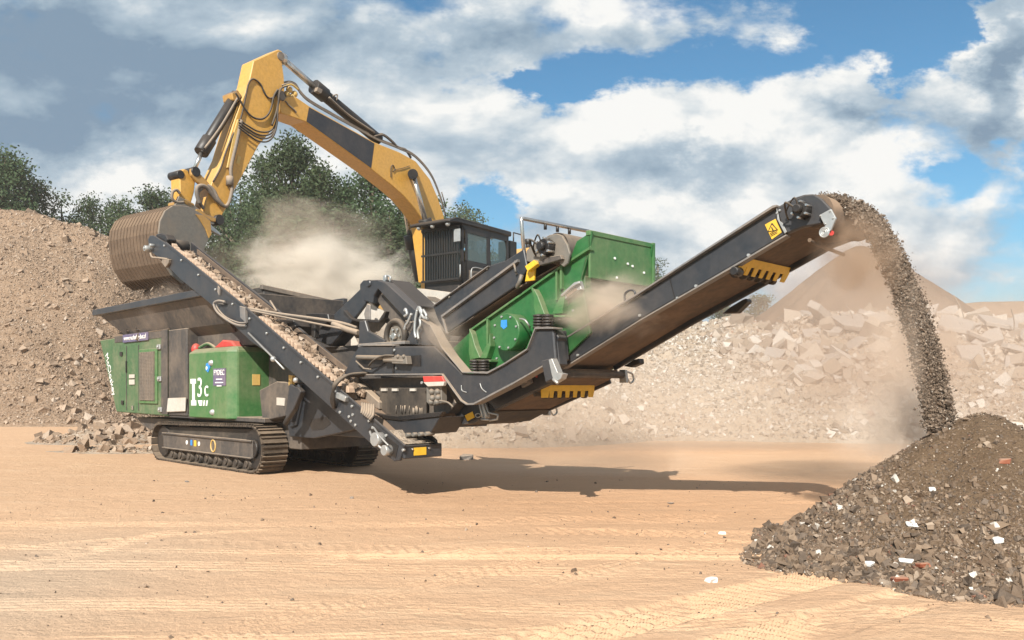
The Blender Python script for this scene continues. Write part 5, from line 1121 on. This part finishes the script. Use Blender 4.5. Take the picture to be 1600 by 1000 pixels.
for i in range(15):
    w = .07+(BW1-BW0-.14)*i/14
    outp = [p+(p-cen).normalized()*.013 for p in pts[3:]]
    for a, b, c, d in zip(pts[3:], pts[4:], outp, outp[1:]): mb.ext([a+E.C(w), b+E.C(w), d+E.C(w), c+E.C(w)], E.C(.035))
X(mb, 'wear_ribs', 'bucket_rust', bk_, 0)
mb = MB()
mb.prism(E, [(306, 334), (318, 336), (329, 345), (331, 366), (327, 372), (322, 358), (314, 345)], BW0-.09, BW0-.05); X(mb, 'side_cutter', 'yellow_worn', bk_, .01)
mb = MB()
for i in range(5):
    w = .05+(BW1-BW0-.3)*i/4; p = E.P(330, 358, BW0)+E.C(w)
    mb.hexa([p, p+E.C(.16), p+E.C(.16)+Y3*.14, p+Y3*.14, p+E.A(.34)-Y3*.10+E.C(.05), p+E.A(.34)-Y3*.10+E.C(.11), p+E.A(.34)-Y3*.04+E.C(.11), p+E.A(.34)-Y3*.04+E.C(.05)])
X(mb, 'bucket_teeth', 'galvanised', bk_, .01)
mb = MB()
for w in (-.1, .42): mb.prism(E, [(272, 324), (280, 306), (300, 318), (330, 340), (336, 350), (326, 352), (300, 332)], w, w+.08)
X(mb, 'bucket_ears', 'bucket_steel', bk_, .01)
# cab
CW = -1.9; cl0 = E.L(722, CW); cf = E.Q
zr = E.P(722, 350, CW).z; zb = 4.45; CL = 2.45; CWD = 1.5
def eb(mb, l0, l1, w0, w1, z0, z1): return mb.box(E, cl0+l0, cl0+l1, CW+w0, CW+w1, z0, z1)
mb = MB(); eb(mb, 0, .09, 0, .09, zb, zr); eb(mb, 0, .09, CWD-.09, CWD, zb, zr); eb(mb, 1.35, 1.45, 0, .09, zb, zr); eb(mb, CL-.1, CL, 0, .1, zb+.5, zr); eb(mb, CL-.1, CL, CWD-.09, CWD, zb, zr)
eb(mb, 0, CL, .0, .07, zb, 5.45); eb(mb, 0, CL, .0, .08, zr-.17, zr); eb(mb, 0, CL, CWD-.07, CWD, zb, 5.5); eb(mb, 0, CL, CWD-.07, CWD, zr-.17, zr); eb(mb, CL-.07, CL, 0, CWD, zb, 5.8); eb(mb, 0, CL, 0, CWD, zb-.1, zb+.05); eb(mb, 0, .07, 0, CWD, zb, zb+.45); eb(mb, 0, .07, 0, CWD, zr-.15, zr)
cb_ = X(mb, 'cab', 'black', bev=.015)
mb = MB(); eb(mb, -.3, CL+.1, -.06, CWD+.06, zr, zr+.16)
mb.ext([cf(cl0-.3, CW-.06, zr), cf(cl0-.3, CW-.06, zr+.16), cf(cl0-.62, CW-.0, zr+.04), cf(cl0-.62, CW, zr-.04)], E.C(CWD+.1)); rf_ = X(mb, 'roof', 'black', cb_, .03)
mb = MB()
for w in (.15, .75, 1.3): mb.ball(cf(cl0-.5, CW+w, zr-.06), .075, n=8)
X(mb, 'work_lamps', 'galvanised', rf_, 0)
mb = MB(); mb.ball(cf(cl0+CL-.3, CW+.1, zr-.05), .07, n=8); X(mb, 'rear_lamp', 'galvanised', rf_, 0)
mb = MB()
for i in range(15): w = .06+i*(CWD-.12)/14; mb.box(E, cl0-.16, cl0-.12, CW+w-.018, CW+w+.018, zb+.45, zr-.05)
for z in (zb+.45, zb+1.25, zr-.1): eb(mb, -.17, -.11, 0, CWD, z-.03, z+.03)
X(mb, 'front_guard', 'guard_black', cb_, 0)
mb = MB(); eb(mb, -.02, .0, .08, CWD-.08, zb+.45, zr-.1); X(mb, 'windscreen', 'cab_glass', cb_, 0)
mb = MB(); eb(mb, .14, 1.32, -.02, .0, 5.42, 5.5); eb(mb, .14, .24, -.02, 0, 4.6, zr-.12); eb(mb, 1.24, 1.34, -.02, 0, 4.6, zr-.12); eb(mb, .14, 1.34, -.02, 0, zr-.22, zr-.12); eb(mb, .14, 1.34, -.02, 0, 4.6, 5.42); dr_ = X(mb, 'door', 'black', cb_, .01)
mb = MB(); eb(mb, .22, 1.26, .0, .02, 5.48, zr-.2); X(mb, 'door_window', 'cab_glass', dr_, 0)
mb = MB(); eb(mb, .32, .9, -.03, -.018, 4.75, 5.2); eb(mb, .4, .82, -.036, -.03, 4.8, 5.15); X(mb, 'door_vent', 'dirty_pipe', dr_, .004)
mb = MB(); mb.tube([cf(cl0+.34, CW-.06, 4.7), cf(cl0+.34, CW-.1, 4.75), cf(cl0+.36, CW-.1, 5.25), cf(cl0+.9, CW-.1, 5.3)], .018, 6); X(mb, 'handrail', 'galvanised', dr_, 0)
mb = MB(); mb.add([cf(cl0+1.5, CW+.02, 5.5), cf(cl0+CL-.16, CW+.02, 5.75), cf(cl0+CL-.10, CW+.02, zr-.5), cf(cl0+CL-.2, CW+.02, zr-.17), cf(cl0+1.5, CW+.02, zr-.17)], [(0, 1, 2, 3, 4)]); X(mb, 'rear_side_window', 'cab_glass', cb_, 0)
mb = MB(); eb(mb, .5, 1.35, .45, 1.05, 4.6, 5.15); eb(mb, 1.2, 1.4, .45, 1.05, 5.1, 6.0); X(mb, 'seat', 'rubber', cb_, .05)
mb = MB(); c = cf(cl0+.9, CW+.35, 5.65); mb.ball(c, .28, (1, 1, 1.15), 10); X(mb, 'seat_cushion', 'skin_shirt', cb_, 0, 'orange cushion seen through the door window')
mb = MB(); mb.tube([cf(cl0-.12, CW+.0, zb+.5), cf(cl0-.22, CW-.1, zb+.55), cf(cl0-.22, CW-.1, 5.3)], .02, 6); eb(mb, -.26, -.22, -.12, .12, 6.0, 6.38); X(mb, 'mirror', 'galvanised', cb_, .005)
# house behind the cab
mb = MB(); mb.box(E, cl0-.2, cl0+5.2, -1.95, 2.1, 4.0, 4.34); X(mb, 'swing_deck', 'yellow_worn', bev=.03)
mb = MB(); mb.box(E, cl0+2.6, cl0+5.2, -1.9, 2.1, 4.34, 5.75); X(mb, 'engine_hood', 'yellow', bev=.06)
mb = MB(); mb.ext([cf(cl0+5.0, -1.25, 3.9), cf(cl0+5.9, -1.25, 4.1), cf(cl0+5.9, -1.25, 5.5), cf(cl0+5.0, -1.25, 5.9)], E.C(3.4)); X(mb, 'counterweight', 'yellow', bev=.08)
mb = MB(); mb.ext([cf(cl0+2.9, -1.85, 5.7), cf(cl0+4.6, -1.85, 5.7), cf(cl0+4.5, -1.85, 6.35), cf(cl0+3.9, -1.85, 6.45), cf(cl0+3.3, -1.85, 6.0), cf(cl0+2.9, -1.85, 5.9)], E.C(.9)); X(mb, 'side_tank', 'yellow', bev=.08)
mb = MB(); mb.box(E, cl0+2.75, cl0+3.15, -1.75, -1.25, 5.7, 6.5); mb.tube([cf(cl0+2.8, -1.85, 6.45), cf(cl0+2.8, -1.85, 6.75), cf(cl0+3.3, -1.85, 6.75), cf(cl0+3.3, -1.85, 6.4)], .025, 6, smooth=False); X(mb, 'air_filter', 'black', bev=.03)
mb = MB(); mb.cyl(cf(cl0+4.2, -1.5, 6.3), cf(cl0+4.2, -1.5, 6.75), .09, 14); mb.cyl(cf(cl0+4.2, -1.5, 6.6), cf(cl0+4.2, -1.5, 6.78), .12, 14); X(mb, 'exhaust', 'black', bev=.01)
for w in (-1.3, 1.5):
    mb = MB(); n_ = stad(0, 5.4, .42, .42)
    mb.ext([E.Q(cl0-1.2+l, w, 3.22+z) for l, z in n_], E.C(.6)); X(mb, 'crawler', 'track_steel', bev=.02)
mb = MB(); c = E.Q(cl0+1.5, .4, 3.5); mb.box(E, cl0+.2, cl0+2.8, -.7, 1.5, 3.4, 3.9); mb.cyl(c+Y3*.3, c+Y3*.52, .8, 28); X(mb, 'undercarriage', 'rubber', bev=.02)
# ================================================================ trees
def tree_mesh(seed, n_leaf=34000, h=1.0, slim=.42, loose=.5):
    """unit-high tree: clumps of leaf faces hung on limbs"""
    r = np.random.default_rng(seed); C = []
    nb = 60
    for i in range(nb):
        t = r.uniform(.12, 1.0)
        rad = slim*math.sqrt(max(0, 1-t))*min(1, t*2.6+.3)*(.6+.75*r.random())
        a = r.uniform(0, 6.283); q = r.random()**.6
        C.append((math.cos(a)*rad*q, math.sin(a)*rad*q, t-.03, r.uniform(.05, .11)*(1.25-.6*t)))
    C.append((0, 0, .97, .05)); C = np.array(C)
    wt = C[:, 3]**2; idx = r.choice(len(C), n_leaf, p=wt/wt.sum()); c = C[idx]
    d = r.normal(size=(n_leaf, 3)); d /= np.linalg.norm(d, axis=1)[:, None]
    rr = (r.random(n_leaf)**.45)[:, None]*c[:, 3:4]*(1+loose*r.random((n_leaf, 1)))
    p = c[:, :3]+d*rr*np.array([1, 1, .85]); p[:, 2] = np.maximum(p[:, 2], .02)
    s = r.uniform(.004, .0092, n_leaf); u = r.normal(size=(n_leaf, 3)); u /= np.linalg.norm(u, axis=1)[:, None]
    v = np.cross(u, r.normal(size=(n_leaf, 3))); v /= np.linalg.norm(v, axis=1)[:, None]
    u = u*s[:, None]; v = v*s[:, None]*.6
    co = np.stack([p-u, p-v*.9, p+u, p+v*.9], 1).reshape(-1, 3)
    return co, np.arange(n_leaf*4).reshape(-1, 4), C
def make_tree(seed, **kw):
    co, q, C = tree_mesh(seed, **kw)
    root = bpy.data.objects.new('tree', None); COL.objects.link(root)
    cr = raw('crown', co, q, 'foliage', False, root)
    mb = MB(); mb.cyl((0, 0, 0), (0, 0, .5), .018, 10, .010); mb.cyl((0, 0, .5), (0, 0, .95), .010, 8, .002)
    for c in C[::2]:
        z0 = max(.06, c[2]-.16-.3*math.hypot(c[0], c[1])); mb.cyl((0, 0, z0), (c[0], c[1], c[2]), .006, 6, .002)
    mb.build('trunk', 'bark', root); return root
variants = [make_tree(101, slim=.34), make_tree(102, slim=.40), make_tree(103, slim=.30, loose=.8), make_tree(104, slim=.44), make_tree(105, slim=.38, loose=.7), make_tree(106, slim=.48, n_leaf=36000)]
used = set()
TL = [  # px, top y, distance, width factor, variant, label, group
    (8, 244, 62, 1.15, 0, 'tall dark green tree at the left edge behind the stockpile'), (52, 292, 64, 1.0, 1, 'tree right of the tallest one at the left edge, above the stockpile crest'),
    (96, 310, 66, 1.0, 3, 'rounded tree in the middle of the left tree row above the stockpile'), (142, 316, 68, 1.0, 2, 'slim tree near the right end of the left tree row'),
    (186, 322, 68, 1.1, 4, 'tree left of the excavator bucket at the right end of the left row'), (240, 308, 60, 1.25, 5, 'dark tree showing just above the excavator bucket'),
    (-30, 262, 60, 1.2, 4, 'bushy tree cut by the left frame edge'),
    (376, 285, 62, 1.0, 3, 'tree directly behind the lower end of the excavator stick'), (410, 258, 58, 1.1, 1, 'tree standing left of the tallest tree behind the excavator arm'),
    (457, 222, 46, 1.05, 0, 'tallest pointed tree seen under the excavator boom'), (500, 268, 44, 1.15, 2, 'tree right of the tallest pointed tree under the boom'),
    (545, 290, 48, 1.2, 4, 'tree filling the gap between the pointed tree and the round crowned tree'), (582, 273, 46, 1.3, 5, 'broad round crowned tree under the lower part of the boom'),
    (625, 292, 44, 1.2, 3, 'tree behind the boom foot left of the cab'), (350, 322, 66, .9, 5, 'low tree behind the bucket and the head of the side conveyor'), (670, 318, 50, 1.1, 1, 'tree behind the excavator cab'),
    (430, 330, 42, 1.5, 3, 'low bushy tree in front of the pointed tree, veiled by dust'), (520, 335, 40, 1.9, 5, 'low bushy tree in front of the round crowned tree, veiled by dust'), (610, 350, 39, 1.8, 4, 'low bushy tree left of the cab, veiled by dust'),
    (722, 334, 110, 1.3, 4, 'distant tree top peeking over the cab roof'), (1028, 411, 120, 1.5, 3, 'distant tree between the green bin and the discharge conveyor'), (985, 420, 125, 1.6, 5, 'distant tree behind the right end of the green bin'),
    (1185, 466, 95, 1.8, 1, 'distant tree under the discharge conveyor left of the dark stockpile'), (1130, 480, 100, 1.8, 2, 'distant tree under the middle of the discharge conveyor')]
for px, py, D, wf, vi, lab in TL:
    root = variants[vi]
    if vi in used:
        r2 = root.copy(); COL.objects.link(r2)
        for ch in [c for c in bpy.data.objects if c.parent == root]: c2 = ch.copy(); COL.objects.link(c2); c2.parent = r2
        root = r2
    used.add(vi)
    hgt = H+(CY-py)/F*D; root.location = ((px-CX)/F*D, D, -.1); root.scale = (hgt*wf*.9, hgt*wf*.9, hgt*1.03); root.rotation_euler = (0, 0, (px*7 % 63)/10)
    tag(root, lab, 'tree', 'trees behind the quarry yard')
# ================================================================ dust in the air
sph = MB(); sph.ball((0, 0, 0), 1, n=10)
def dust(name, c, r, dens, col, label, nscale=2.0, cut=.45, rot=0, pw=1.0, seed=0):
    m = bpy.data.materials.new(name); m.use_nodes = True; m.node_tree.nodes.clear(); q = G(m.node_tree); MATS[name] = m
    o = q.n('ShaderNodeOutputMaterial'); v = q.n('ShaderNodeVolumePrincipled')
    v.inputs['Color'].default_value = (*col, 1); v.inputs['Anisotropy'].default_value = -.1
    oc = q.n('ShaderNodeTexCoord').outputs['Object']
    ln = q.n('ShaderNodeVectorMath', operation='LENGTH'); m.node_tree.links.new(oc, ln.inputs[0])
    fo = q.mr(ln.outputs['Value'], .1, .98, 1, 0, True)
    n = q.noise(q.mapv(oc, loc=(seed*3.1, seed, 0)), nscale, 5, .66, .7)
    d = q.m('MAXIMUM', q.m('SUBTRACT', q.m('ADD', q.m('MULTIPLY', q.m('SUBTRACT', n, .5), 2.2), q.m('MULTIPLY', fo, .75)), cut-.08), 0)
    d = q.m('MULTIPLY', d, q.mr(fo, 0, .45))
    d = q.m('MULTIPLY', d, dens); m.node_tree.links.new(d, v.inputs['Density']); m.node_tree.links.new(v.outputs[0], o.inputs['Volume'])
    ob = sph.build(name, name); ob.location = c; ob.scale = r; ob.rotation_euler = (0, 0, rot); tag(ob, label, 'dust', kind='stuff')
    return ob
def at(px, py, Y): return ((px-CX)/F*Y, Y, H+(CY-py)/F*Y)
TAN = (.80, .68, .56); DTAN = (.70, .56, .45); BRN = (.58, .43, .31); WHT = (.95, .88, .78)
dust('dust_cloud', at(480, 392, 31), (5.6, 2.5, 3.6), .8, TAN, 'brown dust cloud drifting in front of the trees behind the hopper', 2.0, .44, seed=1)
dust('dust_cloud', at(500, 440, 30), (5.6, 2.2, 2.9), 4.5, WHT, 'bright dust puff rising behind the hopper extension', 2.3, .46, seed=2)
dust('dust_cloud', at(300, 460, 20.3), (1.9, 1.4, 2.1), 3.2, DTAN, 'dust falling from the excavator bucket into the hopper', 1.6, .28, seed=3)
dust('dust_cloud', at(955, 478, 9.9), (1.1, .8, .6), 6.0, TAN, 'dust blowing off the green screen bin', 1.7, .36, seed=4)
dust('dust_cloud', at(1320, 540, 12.5), (3.0, 1.6, 2.6), 1.1, DTAN, 'wide brown dust veil drifting behind the falling gravel', 1.2, .16, seed=5)
dust('dust_cloud', at(1345, 405, 8.0), (.62, .6, .62), 6.0, BRN, 'brown dust curling under the conveyor head', 1.4, .26, seed=6)
dust('dust_cloud', at(1405, 550, 7.9), (.42, .5, 1.2), 2.2, (.84, .70, .57), 'brown dust trailing beside the falling gravel', 1.4, .22, seed=7)
dust('dust_cloud', at(1420, 660, 8.6), (1.35, .8, .85), 5.5, (.92, .80, .68), 'dust rolling off the top of the gravel pile', 1.6, .40, seed=8)
dust('dust_cloud', at(700, 500, 12.4), (.7, .5, .6), 3.0, TAN, 'thin dust by the lower end of the dark feed conveyor', 2.0, .42, seed=9)
dust('dust_cloud', at(1540, 570, 11), (3.0, 2, 1.6), .6, DTAN, 'thin dust hanging right of the falling gravel', 1.1, .14, seed=10)
dust('dust_cloud', at(1000, 640, 21), (9, 2.6, 2.8), .35, TAN, 'low dust haze drifting along the foot of the rubble bank', 1.2, .12, seed=11)
dust('dust_cloud', at(880, 715, 14.5), (4.0, 1.4, .8), .55, TAN, 'low dust over the conveyor shadow, added to lighten it', 1.5, .2, seed=12)  # extra low dust, added so the conveyor shadow reads softer and lighter
dust('dust_cloud', at(1500, 500, 24), (9, 2.5, 4), .10, DTAN, 'broad dust haze in front of the far rubble and the dark stockpile', 1.2, .1, seed=13)
dust('dust_cloud', at(285, 490, 18.3), (1.5, .7, 1.1), 1.6, DTAN, 'thin brown dust veiling the near wall of the feed hopper', 1.6, .2, seed=14)
dust('dust_cloud', at(690, 520, 11.3), (.55, .35, .6), 2.2, TAN, 'thin dust spilling over the bent side frame left of the green screen', 1.6, .25, seed=15)
# ---- air haze
m = bpy.data.materials.new('haze'); m.use_nodes = True; m.node_tree.nodes.clear(); q = G(m.node_tree); MATS['haze'] = m
v = q.n('ShaderNodeVolumePrincipled'); v.inputs['Color'].default_value = (.86, .82, .78, 1); v.inputs['Density'].default_value = .0007; o_ = q.n('ShaderNodeOutputMaterial'); m.node_tree.links.new(v.outputs[0], o_.inputs['Volume'])
mb = MB(); mb.hexa([(-80, -4, -1.2), (220, -4, -1.2), (220, 160, -1.2), (-80, 160, -1.2), (-80, -4, 24), (220, -4, 24), (220, 160, 24), (-80, 160, 24)])
hz_ = mb.build('haze', 'haze'); tag(hz_, kind='stuff')
